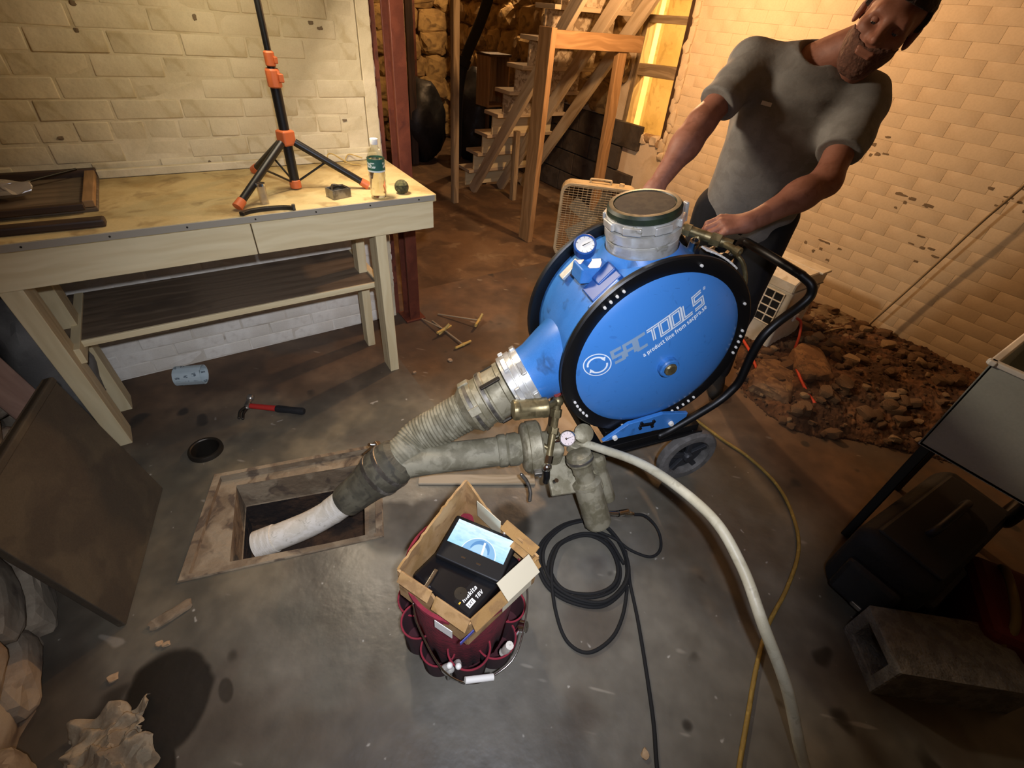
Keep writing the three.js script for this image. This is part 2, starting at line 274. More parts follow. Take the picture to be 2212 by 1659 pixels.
// the pit: recessed kerb with worn lip, walls, soil bottom, and the clean-out collar
{
  const quadRing = (o, i, y0, y1) => {   // a frame between two quads with a top at y1 and inner and outer sides
    const s = new THREE.Shape(o.map((p) => new THREE.Vector2(p[0], -p[1]))); s.holes.push(holePath(i));
    const g = new THREE.ExtrudeGeometry(s, { depth: y1 - y0, bevelEnabled: true, bevelThickness: 0.004, bevelSize: 0.003, bevelSegments: 1, steps: 1 }); g.rotateX(-Math.PI / 2); g.translate(0, y0, 0); return uvm(g);
  };
  const grow = (q, k) => { const cx = q.reduce((a, p) => a + p[0], 0) / 4, cz = q.reduce((a, p) => a + p[1], 0) / 4; return q.map((p) => [cx + (p[0] - cx) * k, cz + (p[1] - cz) * k]); };
  const pit = new THREE.Group(); pit.name = 'floor_pit'; pit.userData.kind = 'structure'; pit.userData.label = 'rectangular drain pit in the floor'; scene.add(pit);
  part(pit, 'pit_kerb', quadRing(grow(PIT_OUT, 0.995), PIT_IN, -0.15, -0.022), M.concrete);
  part(pit, 'pit_side', quadRing(grow(PIT_OUT, 1.1), grow(PIT_IN, 1.06), -0.36, -0.152), M.pitSoil);
  part(pit, 'pit_lip', quadRing(grow(PIT_OUT, 1.035), grow(PIT_OUT, 0.955), -0.02, 0.004), M.concrete);
  const bot = new THREE.PlaneGeometry(0.66, 0.66, 34, 34), bp = bot.attributes.position; for (let i = 0; i < bp.count; i++) bp.setZ(i, 0.05 * fbm3(bp.getX(i) * 9, bp.getY(i) * 9, 2)); bot.rotateX(-Math.PI / 2); bot.computeVertexNormals(); bot.translate(0.03, -0.31, -1.26);
  part(pit, 'pit_bottom', uvm(bot), M.pitSoil);
  for (let k = 0; k < 7; k++) part(pit, 'clod', place(stone(rr(0.02, 0.045), rr(0.012, 0.025), rr(0.02, 0.04), 0.4, k + 3, 1), rr(-0.1, 0.15), -0.295, rr(-1.36, -1.12)), M.pitSoil);
  const c = thing('drain_cleanout', 'round rusty clean-out collar set in the floor by the pit, open and dark inside', 'drain', [-0.232, 0, -1.706]);
  part(c, 'collar', lt([[0.05, -0.31], [0.05, 0.016], [0.053, 0.02], [0.06, 0.02], [0.063, 0.014], [0.064, -0.01]], [0, 0, 0], [0, 1, 0], 40), M.darkSteel);
  part(c, 'well_bottom', cy([0, -0.32, 0], [0, -0.3, 0], 0.052, 0.052, 32), M.black);
}
// ---------- walls ----------
const brickVariants = (w, h, d, amp, n, rad = 0.005) => Array.from({ length: n }, (_, k) => {
  const g = new RoundedBoxGeometry(w, h, d, 2, rad), p = g.attributes.position;
  for (let i = 0; i < p.count; i++) { const x = p.getX(i), y = p.getY(i), z = p.getZ(i), q = k * 5.3; p.setXYZ(i, x + amp * 2 * fbm3(x * 22 + q, y * 30, z * 30), y + amp * 1.6 * fbm3(x * 22, y * 30 + q, z * 30 + 4), z + amp * 2.4 * fbm3(x * 14 + q, y * 18 + 3, q)); }
  return toCreasedNormals(uvm(g, 'x'), 0.25);
});
{
  const w = struct('wall_back', bx(2.02, 2.4, 0.235, -0.21, 1.2, -2.4815, 0, 0, 0, 0), M.creamB);
  part(w, 'plaster_base', bx(2.0, 0.86, 0.01, -0.21, 0.43, -2.3686, 0, 0, 0, 0), M.limewash);
  const full = brickVariants(0.206, 0.0628, 0.05, 0.0034, 8), half = brickVariants(0.0985, 0.0628, 0.05, 0.0034, 3);
  const H = 0.0668, L = 0.2105; let k = 0;
  for (let j = 0; j < 30; j++) {
    const y = 0.034 + j * H + rr(-0.002, 0.002), head = j % 6 === 3;
    for (let x = -1.2 + (j % 2 ? L / 2 : 0) + rr(-0.02, 0.02); x < 0.8;) {
      const last = x + L > 0.8, hb = last && 0.8 - x < 0.17;
      const short = head || hb, width = short ? 0.103 : L;
      if (x + width > 0.815) break;
      const m = part(w, 'brick', short ? half[k % 3] : full[k % 8], y < 0.86 ? M.limewash : M.creamB);
      m.name = k ? 'brick_' + String(k).padStart(3, '0') : 'brick';
      m.position.set(x + width / 2, y, -2.3868 + rr(-0.002, 0.002)); m.rotation.set(rr(-0.012, 0.012), rr(-0.01, 0.01), rr(-0.012, 0.012) + (k % 2 ? Math.PI : 0)); k++; x += width + rr(0, 0.003);
    }
  }
}
{
  const w = scene.getObjectByName('wall_back'), q = [[0.62, 1.39], [0.65, 1.375], [-0.11, 1.4], [0.22, 1.385], [0.13, 0.91], [-0.13, 1.33], [0.45, 1.2], [0.7, 1.05], [-0.3, 1.02], [0.05, 0.32], [0.3, 0.3], [0.33, 0.3], [0.56, 0.3]];
  for (const [x, y] of q) part(w, 'paint_scar', place(stone(rr(0.005, 0.011), rr(0.004, 0.012), 0.0022, 0.7, x * 50, 2), x, y, -2.3605), M.concrete);
}
{
  // right wall with the broken-through opening by the stairs; long stretch of painted brick
  const w = struct('wall_right', [bx(0.24, 2.4, 4.1, 3.5735, 1.2, -0.75, 0, 0, 0, 0), bx(0.24, 0.7, 0.56, 3.575, 0.35, -3.08, 0, 0, 0, 0), bx(0.24, 0.3, 0.56, 3.575, 2.25, -3.08, 0, 0, 0, 0), bx(0.24, 2.4, 3.7, 3.575, 1.2, -5.2, 0, 0, 0, 0)], M.wallRight);
  const full = brickVariants(0.2099, 0.0671, 0.05, 0.0005, 8, 0.0018).map((g) => g.rotateY(-Math.PI / 2)), H = 0.0672, L = 0.21, rest = [];
  let k = 0;
  for (let j = 25; j >= 0; j--) for (let z = -2.79 + (j % 2 ? L / 2 : 0); z < 1.1; z += L) {
    const y = 0.034 + j * H, seen = z > -2.8 && z < 0.15 - (j > 20 ? 0 : 0), cx = 3.4758 + rr(-0.0005, 0.0005);
    if (z + L > 1.2) continue;
    if (seen && k < 300 && !(j < 2 && z < -2.2)) {
      const m = part(w, 'brick', full[k % 8], M.wallRight); m.name = k ? 'brick_' + String(k).padStart(3, '0') : 'brick'; m.position.set(cx, y, z + L / 2); m.rotation.x = (k % 2) * Math.PI + rr(-0.006, 0.006); k++;
    } else rest.push(full[(j + rest.length) % 8].clone().translate(cx, y, z + L / 2));
  }
  const r = part(w, 'brick_field', rest, M.wallRight); r.userData.kind = 'stuff';
  // beyond the opening: dark concrete blocks below, yellowed stones above
  for (let j = 0; j < 4; j++) for (let z = -6.5 + (j % 2) * 0.2; z < -3.45; z += 0.405) part(w, 'block', bx(0.05, 0.19, 0.395, 3.44, 0.1 + j * 0.2, z + 0.2, 0, 0, 0, 0.006), M.greyDark);
  for (let j = 0, q = 0; j < 7; j++) for (let z = -6.5 + (j % 2) * 0.14; z < -3.5;) { const L = rr(0.26, 0.46); part(w, 'stone', place(rough(stone(0.07, rr(0.12, 0.14), L * 0.55, 0.3, 140 + q++ * 1.7, 3), 0.01, 12, q), 3.43 + rr(-0.015, 0.015), 0.94 + j * 0.235, z + L / 2), M.stoneYellow); z += L; }
  // ragged plaster along the edge of the opening
  for (let i = 0; i < 16; i++) part(w, 'plaster_chip', place(stone(0.03, rr(0.03, 0.07), rr(0.02, 0.04), 0.45, i * 3 + 1, 1), 3.46, 0.62 + i * 0.075, -2.815 + rr(-0.02, 0.02)), M.wallRight);
  for (let i = 0; i < 7; i++) part(w, 'broken_brick', place(stone(0.07, rr(0.03, 0.05), rr(0.05, 0.07), 0.3, i * 5 + 2, 1), 3.5, 0.7 + rr(0, 0.03), -3.3 + i * 0.075), i % 2 ? M.wallRight : M.rockPale);
}
{
  // rough limewashed stone wall on the left: a lumpy mortared face with the stones standing out of it
  const g0 = new THREE.PlaneGeometry(3.6, 2.3, 150, 96); g0.rotateY(Math.PI / 2); g0.translate(-0.79, 1.15, -0.75); const q0 = g0.attributes.position; for (let i = 0; i < q0.count; i++) { const y = q0.getY(i), z = q0.getZ(i); q0.setX(i, -0.79 + 0.09 * fbm3(y * 5, z * 4, 2) + 0.03 * fbm3(y * 18, z * 18, 6) + 0.06 * sst(0.5, 0, y)); } g0.computeVertexNormals();
  const w = struct('wall_left', [bx(0.16, 2.4, 4.0, -0.97, 1.2, -0.7, 0, 0, 0, 0), uvm(g0)], M.stoneWhite);
  let k = 0;
  for (let j = 0; j < 6; j++) for (let z = -2.2 + (j % 2) * 0.12; z < 0.5; z += rr(0.22, 0.34)) part(w, 'stone', place(rough(stone(rr(0.055, 0.07), rr(0.06, 0.08), rr(0.1, 0.15), 0.16, k++ * 1.7, 4), 0.004, 22, k), -0.79 + 0.05 * Math.max(0, 1 - j * 0.25) + rr(-0.015, 0.015), 0.06 + j * 0.15 + rr(-0.02, 0.02), z, rr(-0.2, 0.2), rr(-0.15, 0.15)), M.stoneWhite);
}
{
  // yellowed rubble-stone wall far behind the stairs
  const w = struct('wall_rear', bx(4.6, 2.4, 0.2, 2.2, 1.2, -6.72, 0, 0, 0, 0), M.mortar);
  let k = 0;
  for (let j = 0; j < 9; j++) for (let x = 0.9 + (j % 2) * 0.14; x < 4.2;) { const L = rr(0.24, 0.46); part(w, 'stone', place(rough(stone(L * 0.56, rr(0.12, 0.15), 0.1, 0.32, 100 + k++ * 1.3, 3), 0.012, 12, k), x + L / 2, 0.12 + j * 0.235 + rr(-0.03, 0.03), -6.6 + rr(-0.03, 0.03)), M.stoneYellow); x += L; }
  struct('wall_alcove', bx(0.2, 2.4, 4.1, 0.52, 1.2, -4.65, 0, 0, 0, 0), M.mortar);
  struct('wall_front', bx(5, 2.4, 0.2, 1.3, 1.2, 1.35, 0, 0, 0, 0), M.greyPaint);
  struct('ceiling', bx(7.4, 0.16, 8.6, 2.4, 2.48, -2.75, 0, 0, 0, 0), M.oldWood);
  // the next room, seen through the opening: cream wall, floor line and closing walls
  struct('wall_next_room', [bx(0.15, 2.4, 2.6, 4.95, 1.2, -3.2, 0, 0, 0, 0), bx(1.4, 2.4, 0.15, 4.3, 1.2, -4.45, 0, 0, 0, 0), bx(1.4, 2.4, 0.15, 4.3, 1.2, -1.95, 0, 0, 0, 0)], M.cream);
}
// ---------- lamps ----------
function glow(color, k) { return std({ color: 0x111111, emissive: color, emissiveIntensity: k, roughness: 0.4 }); }
function rectLamp(L, w, h, off = 0.012) {
  const l = new THREE.RectAreaLight(L.color, L.power, w, h); l.position.set(...L.at); l.lookAt(...L.to); l.castShadow = true;
  const d = V(...L.to).sub(V(...L.at)).normalize(); l.position.addScaledVector(d, off); scene.add(l); return l;
}
{
  const L = LIGHT.torch, td = V(...L.to).sub(V(...L.at)).normalize(), ta = V(...L.at), c = thing('hand_torch', 'black torch with a cool glowing lens on a thin floor stand', 'torch');
  part(c, 'barrel', lt([[0.001, -0.16], [0.017, -0.16], [0.018, -0.05], [0.026, -0.02], [0.027, -0.004], [0.024, -0.004]], ta, td, 28), M.black);
  part(c, 'lens', lt([[0.024, -0.006], [0.001, -0.006]], ta, td, 28), glow(0xe8eeff, 4), 'glowing lens');
  const tp = ta.clone().addScaledVector(td, -0.1); part(c, 'stand_pole', cy([tp.x, 0.01, tp.z], [tp.x, tp.y - 0.016, tp.z], 0.008, 0.008, 12), M.black); part(c, 'stand_base', lt([[0.001, 0.012], [0.1, 0.01], [0.11, 0]].reverse(), [tp.x, 0, tp.z], V(0, 1, 0), 32), M.black);
  const s = new THREE.SpotLight(L.color, L.power, 0, L.angle, L.penumbra, 2); s.position.copy(ta).addScaledVector(td, 0.005); s.castShadow = true; s.shadow.radius = 1.2; scene.add(s); aim(s, L.to);
  const b = thing('ceiling_bulb', 'bare warm bulb hanging on a cord under the top of the staircase', 'lamp', [2.45, 2.4, -2.3]);
  part(b, 'cord', cy([0, 0, 0], [0, -0.6, 0], 0.004, 0.004, 8), M.black); part(b, 'holder', lt([[0.001, -0.57], [0.018, -0.58], [0.02, -0.64], [0.001, -0.642]], [0, 0, 0], [0, 1, 0], 20), M.black);
  part(b, 'bulb', sph(0.036, 0, -0.68, 0, 1, 1.25, 1, 20, 14), glow(0xffc790, 6));
  const L2 = LIGHT.stairBulb, p = new THREE.PointLight(L2.color, L2.power); p.position.set(...L2.at); p.castShadow = true; p.shadow.radius = 2; scene.add(p);
  const b2 = thing('ceiling_bulb', 'added unseen warm fill bulb in a ceiling holder behind the staircase', 'lamp', [3.35, 2.4, -5.3]);  // bulb added out of view to light the rear wall and stairs
  part(b2, 'holder', lt([[0.001, 0], [0.05, 0], [0.05, -0.02], [0.025, -0.05], [0.022, -0.2], [0.001, -0.2]], [0, 0, 0], [0, 1, 0], 24), M.white); part(b2, 'bulb', sph(0.036, 0, -0.28, 0, 1, 1.25, 1, 20, 14), glow(0xffd09a, 6));
  const L4 = LIGHT.addedAlcove, p4 = new THREE.PointLight(L4.color, L4.power); p4.position.set(...L4.at); p4.castShadow = true; p4.shadow.radius = 2; scene.add(p4);
  const n = thing('wall_bulb', 'bare yellow bulb hanging in the room beyond the broken wall', 'lamp', [4.1, 2.4, -2.3]);
  part(n, 'cord', cy([0, 0, 0], [0, -0.57, 0], 0.004, 0.004, 8), M.black);
  part(n, 'bulb', sph(0.036, 0, -0.65, 0, 1, 1.25, 1, 20, 14), glow(0xffc468, 6));
  const L3 = LIGHT.nextRoom, q = new THREE.PointLight(L3.color, L3.power); q.position.set(...L3.at); q.castShadow = true; q.shadow.radius = 2; scene.add(q);
}
// ---------- workbench with its shelf ----------
{
  const t = thing('workbench', 'long cream painted workbench against the brick wall, dusty top with metal edge strip, shelf below', 'workbench', [0, 0, 0]);
  part(t, 'tabletop', rough(bx(1.78, 0.03, 0.56, -0.03, 0.871, -2.055, 0, 0, 0, 0.004), 0.0006, 9), M.benchTop);
  part(t, 'edge_strip', bx(1.615, 0.022, 0.004, 0.0425, 0.874, -1.772, 0, 0, 0, 0.001), std({ color: 0xa59d8a, roughness: 0.5, metalness: 0.3 }));
  for (let i = 0; i < 8; i++) part(t, 'nail', cy([-0.62 + i * 0.2, 0.874, -1.772], [-0.62 + i * 0.2, 0.874, -1.768], 0.003, 0.003, 8), M.darkSteel);
  part(t, 'apron', [bx(0.93, 0.112, 0.03, -0.305, 0.805, -1.79), bx(0.682, 0.112, 0.03, 0.504, 0.805, -1.7895)], M.paintWood);
  part(t, 'end_board', bx(0.03, 0.112, 0.52, 0.832, 0.805, -2.06), M.paintWood);
  part(t, 'back_ledge', bx(1.76, 0.03, 0.02, -0.05, 0.9, -2.345, 0, 0, 0, 0.004), M.creamB);
  // front legs lean outwards to the floor; back legs upright; braces between them
  const leg = (a, b, w, d) => { const v = vec(b).sub(vec(a)), L = v.length(), g = bx(w, L, d, 0, 0, 0); g.applyQuaternion(YQ.setFromUnitVectors(V(0, 1, 0), v.normalize())); return g.translate((a[0] + b[0]) / 2, (a[1] + b[1]) / 2, (a[2] + b[2]) / 2); };
  part(t, 'leg', leg([0.644, 0, -1.905], [0.615, 0.76, -1.83], 0.045, 0.09), M.paintWood);
  part(t, 'leg', leg([0.62, 0, -2.16], [0.6, 0.76, -2.06], 0.04, 0.07), M.paintWood);
  part(t, 'leg', leg([-0.5, 0, -1.945], [-0.5, 0.76, -1.83], 0.055, 0.1), M.paintWood);
  part(t, 'leg', leg([-0.49, 0, -2.17], [-0.49, 0.76, -2.06], 0.05, 0.09), M.paintWood);
  part(t, 'brace', leg([-0.52, 0.16, -2.16], [-0.52, 0.22, -1.9], 0.03, 0.07), M.shelfWood);
  part(t, 'brace', leg([0.64, 0.44, -2.33], [0.64, 0.44, -1.86], 0.03, 0.06), M.paintWood);
  part(t, 'brace', leg([-0.47, 0.44, -2.33], [-0.47, 0.44, -1.88], 0.03, 0.06), M.paintWood);
  part(t, 'shelf', bx(1.14, 0.02, 0.39, 0.06, 0.452, -2.15), M.shelfWood);
  part(t, 'shelf_edge', bx(1.15, 0.026, 0.012, 0.06, 0.451, -1.948), M.paintWood);
}
// wall end: corner board, brown jamb, red post
{
  struct('trim_1', bx(0.055, 2.4, 0.05, 0.832, 1.2, -2.385), M.creamB, 'cream board at the end of the brick wall');
  const j = struct('trim_2', bx(0.03, 2.4, 0.08, 0.876, 1.2, -2.42, 0, 0, 0, 0.004), M.brownPaint, 'brown painted jamb with flaking white edge');
  for (let i = 0; i < 26; i++) part(j, 'paint_flake', place(stone(0.004, rr(0.012, 0.035), 0.004, 0.5, i + 40, 1), 0.861 + rr(0, 0.003), 0.2 + i * 0.055, -2.378), M.white);
  const p = thing('steel_post', 'rust red painted steel post standing at the end of the brick wall', 'post', [0.938, 0, -2.31]);
  part(p, 'web', bx(0.012, 2.4, 0.09, 0, 1.2, 0), M.redSteel); part(p, 'flange', bx(0.062, 2.4, 0.012, 0, 1.2, 0.045), M.redSteel); part(p, 'flange', bx(0.062, 2.4, 0.012, 0, 1.2, -0.045), M.redSteel);
  part(p, 'base_plate', bx(0.12, 0.012, 0.13, 0, 0.006, 0), M.redSteel);
  const q = solo('wooden_batten', bx(0.035, 2.4, 0.05, 0.845, 1.2, -2.45), M.oldWood, 'narrow old wooden batten behind the brown jamb', 'batten');
}
// ---------- things on the bench ----------
const HB = 0.886;
{
  const t = thing('light_stand', 'black tripod light stand with orange clamps on the workbench, twin lamp heads on top', 'light stand', [0.375, HB, -2.011]);
  part(t, 'pole', [cy([0, 0.03, 0], [0, 0.36, 0], 0.0175, 0.0175, 24), cy([0, 0.36, 0], [0, 0.42, 0], 0.013, 0.013, 20), cy([0, 0.42, 0], [-0.002, 0.78, 0], 0.0105, 0.0105, 20)], M.black);
  part(t, 'hub_collar', [bx(0.05, 0.052, 0.05, 0, 0.18, 0, 0, 0.4, 0, 0.008)], M.orange, 'orange leg hub');
  part(t, 'clamp', [lt([[0.018, 0], [0.023, 0.004], [0.023, 0.05], [0.019, 0.056]], [0, 0.335, 0], [0, 1, 0], 24), bx(0.016, 0.025, 0.03, 0.02, 0.365, 0.012)], M.orange, 'orange height clamp');
  part(t, 'clamp', [lt([[0.012, 0], [0.0165, 0.004], [0.0165, 0.04], [0.012, 0.045]], [0, 0.395, 0], [0, 1, 0], 24), bx(0.012, 0.02, 0.024, 0.015, 0.415, 0.01)], M.orange, 'orange height clamp');
  part(t, 'foot_cap', lt([[0.019, 0], [0.021, 0.002], [0.021, 0.028], [0.018, 0.03]], [0, 0.004, 0], [0, 1, 0], 20), M.orange, 'orange pole foot');
  const feet = [[-0.232, 0.012, 0.173], [0.256, 0.012, 0.085], [-0.1, 0.012, -0.25]];
  for (const f of feet) {
    const top = [f[0] * 0.1, 0.165, f[2] * 0.1], m = [lerp(top[0], f[0], 0.42), lerp(top[1], f[1], 0.42), lerp(top[2], f[2], 0.42)];
    const l = part(t, 'leg', cy(top, f, 0.0135, 0.0125, 16), M.black), e = vec(f).sub(vec(top)).normalize(), a = vec(f).addScaledVector(e, -0.03);
    part(l, 'foot', cy(a, vec(f).addScaledVector(e, 0.002), 0.015, 0.017, 16), M.orange, 'orange rubber foot');
    part(t, 'strut', cy([f[0] * 0.06, 0.03, f[2] * 0.06], m, 0.004, 0.004, 8), M.black);
  }
  const h = part(t, 'crossbar', bx(0.36, 0.025, 0.025, 0.03, 0.785, 0.03), M.black);
  for (const [nm, L, w, hh] of [['r', LIGHT.lampRoom, 0.2, 0.15], ['b', LIGHT.lampBench, 0.2, 0.15]]) {
    const q = new THREE.Object3D(); q.position.set(...L.at); q.lookAt(...L.to); q.updateMatrix(); const sh = new THREE.Matrix4().makeTranslation(-0.375, -HB, 2.011).multiply(q.matrix);
    const head = part(t, 'lamp_head', [bx(0.24, 0.19, 0.05, 0, 0, -0.03, 0, 0, 0, 0.01).applyMatrix4(sh)], M.orange, 'orange lamp head');
    part(head, 'lamp_glass', [bx(w, hh, 0.006, 0, 0, 0, 0, 0, 0, 0).applyMatrix4(sh)], glow(L.color, 6), 'glowing lamp glass');
    rectLamp(L, w, hh);
  }
}
{
  const t = thing('water_bottle', 'clear plastic water bottle with a green label on the workbench corner', 'bottle', [0.632, HB, -1.808]);
  const clear = phy({ color: 0xf4f6f2, roughness: 0.08, transmission: 1, thickness: 0, ior: 1.4 });
  const pr = [[0.001, 0.004], [0.022, 0.0], [0.03, 0.004]]; for (let i = 0; i < 9; i++) pr.push([i % 2 ? 0.0322 : 0.0296, 0.01 + i * 0.0105]); pr.push([0.0315, 0.105], [0.0315, 0.14], [0.029, 0.15], [0.02, 0.172], [0.0125, 0.182], [0.0125, 0.19]);
  part(t, 'body', lt(pr, [0, 0, 0], [0, 1, 0], 32), clear);
  part(t, 'water', lt([[0.001, 0.005], [0.026, 0.006], [0.0285, 0.014], [0.0285, 0.138], [0.001, 0.138]], [0, 0, 0], [0, 1, 0], 32), phy({ color: 0xffffff, roughness: 0.02, transmission: 1, thickness: 0.06, ior: 1.33 }));
  const lab = tex(256, 64, (u, v) => { const k = (u * 3) % 1; let c = hex(0x2c5f4e); if (v > 0.3 && v < 0.72 && k > 0.2 && k < 0.8) c = mix(c, hex(0xdde4de), fbm2(u * 40, v * 10, 64, 2, 5) > 0.45 ? 0.9 : 0.1); if (v < 0.12) c = hex(0xd8e2dc); return c; });
  const lg = new THREE.CylinderGeometry(0.0322, 0.0322, 0.045, 32, 1, true); lg.translate(0, 0.122, 0); part(t, 'label', lg.toNonIndexed(), std({ map: lab, roughness: 0.4 }), 'green printed label');
  part(t, 'cap', lt([[0.001, 0.208], [0.014, 0.208], [0.0145, 0.206], [0.0145, 0.19], [0.0125, 0.19]], [0, 0, 0], [0, 1, 0], 24), M.white);
}
{
  const t = thing('junction_box', 'small grey metal electrical box lying open by the stand foot', 'electrical box', [0.495, HB, -1.868], 0.25);
  part(t, 'side', [bx(0.075, 0.034, 0.003, 0, 0.017, 0.026), bx(0.075, 0.034, 0.003, 0, 0.017, -0.026), bx(0.003, 0.034, 0.052, 0.036, 0.017, 0), bx(0.003, 0.034, 0.052, -0.036, 0.017, 0)], M.steel);
  part(t, 'bottom', bx(0.075, 0.003, 0.052, 0, 0.002, 0), M.steel); part(t, 'wire_nest', [tb([[-0.03, 0.03, 0.01], [-0.01, 0.04, -0.015], [0.015, 0.036, 0.012], [0.03, 0.032, -0.01]], 0.005, 30, 8), tb([[-0.02, 0.03, -0.015], [0.005, 0.042, 0.01], [0.028, 0.03, 0.014]], 0.005, 30, 8)], M.darkSteel);
  solo('mossy_ball', toCreasedNormals(rough(sph(0.028, 0, 0, 0, 1, 0.95, 1, 48, 36), 0.0016, 60), 1).translate(0.735, HB + 0.025, -1.83), std({ map: mottle(0x5b5a38, 0x3c3b26, { p: 10, rep: 14, s: 154 }), roughness: 1, bumpMap: B.fine, bumpScale: 0.003 }), 'dull green fuzzy ball on the workbench corner beside the bottle', 'ball');
  const ja = thing('clear_tube', 'short clear tube standing between the tripod legs', 'tube', [0.235, HB, -1.878]);
  part(ja, 'tube_wall', lt([[0.013, 0], [0.0145, 0], [0.0145, 0.062], [0.013, 0.062], [0.013, 0.002]], [0, 0, 0], [0, 1, 0], 24), phy({ color: 0xeeeadd, roughness: 0.15, transmission: 0.9, thickness: 0 })); part(ja, 'end_cap', cy([0, 0.062, 0], [0, 0.07, 0], 0.0155, 0.0155, 20), M.chrome);
  const cl = thing('pipe_strap', 'curved rusty metal strap lying at the bench edge in front of the tripod', 'strap', [0.226, HB, -1.782]);
  const arc = []; for (let i = 0; i <= 12; i++) { const a = Math.PI * (0.08 + 0.84 * i / 12); arc.push([Math.cos(a) * 0.085, 0.006, -Math.sin(a) * 0.035 + 0.012]); }
  part(cl, 'strap_arc', arc.slice(0, -1).map((a, i) => { const b = arc[i + 1], dx = b[0] - a[0], dz = b[2] - a[2]; return bx(Math.hypot(dx, dz) + 0.003, 0.012, 0.016, (a[0] + b[0]) / 2, 0.007, (a[2] + b[2]) / 2, 0, -Math.atan2(dz, dx), 0, 0.002); }), M.darkSteel);
  part(cl, 'bolt', [cy([0.084, 0, 0.002], [0.084, 0.02, 0.004], 0.006, 0.006, 10)], M.steel);
}
{
  const t = thing('wooden_tray', 'old shallow wooden tray lying at the bench left end, pale strip on its right side', 'frame', [-0.47, HB, -2.15]);
  part(t, 'backing', bx(0.5, 0.012, 0.38, -0.02, 0.006, -0.01), M.shelfWood); part(t, 'side_strip', bx(0.03, 0.022, 0.35, 0.212, 0.024, 0.0), M.pine, 'pale wooden strip'); part(t, 'back_strip', bx(0.5, 0.035, 0.022, -0.02, 0.02, -0.19), M.darkWood); part(t, 'front_strip', bx(0.46, 0.02, 0.022, -0.03, 0.022, 0.185), M.darkWood);
  const rod = solo('thin_rod', cy([-0.5, HB + 0.03, -2.18], [-0.29, HB + 0.045, -2.31], 0.004, 0.004, 8), M.darkSteel, 'thin dark rod lying across the wooden frame', 'rod');
  solo('moulding_strip', rough(bx(0.62, 0.024, 0.04, -0.53, HB + 0.012, -1.85, 0, -0.04, 0, 0.006), 0.001, 8), M.darkWood, 'dark brown wooden moulding lying along the bench front edge', 'moulding');
  const pb = thing('plastic_wrap', 'crumpled clear plastic wrap on the wooden frame', 'plastic wrap', [-0.475, HB + 0.018, -2.13]);
  const g = new THREE.IcosahedronGeometry(0.05, 4); rough(g, 0.03, 22, 3); g.scale(1.25, 0.6, 0.9); g.translate(0, 0.028, 0); part(pb, 'film', toCreasedNormals(uvm(g), 0.5), phy({ color: 0xcfc8bb, roughness: 0.12, transmission: 0.55, thickness: 0 }));
  const tw = (pts, lab) => solo('straw_sprig', tb(pts, 0.0022, 24, 6), M.stickYellow, lab, 'sprig', 'dry sprigs at the wall');
  tw([[0.58, HB + 0.004, -2.3], [0.6, HB + 0.045, -2.31], [0.67, HB + 0.008, -2.27], [0.71, HB + 0.004, -2.24]], 'dry bent sprig against the wall behind the water bottle');
  tw([[0.66, HB + 0.004, -2.31], [0.69, HB + 0.03, -2.33], [0.74, HB + 0.02, -2.3]], 'short dry sprig nearer the wall end behind the water bottle');
}
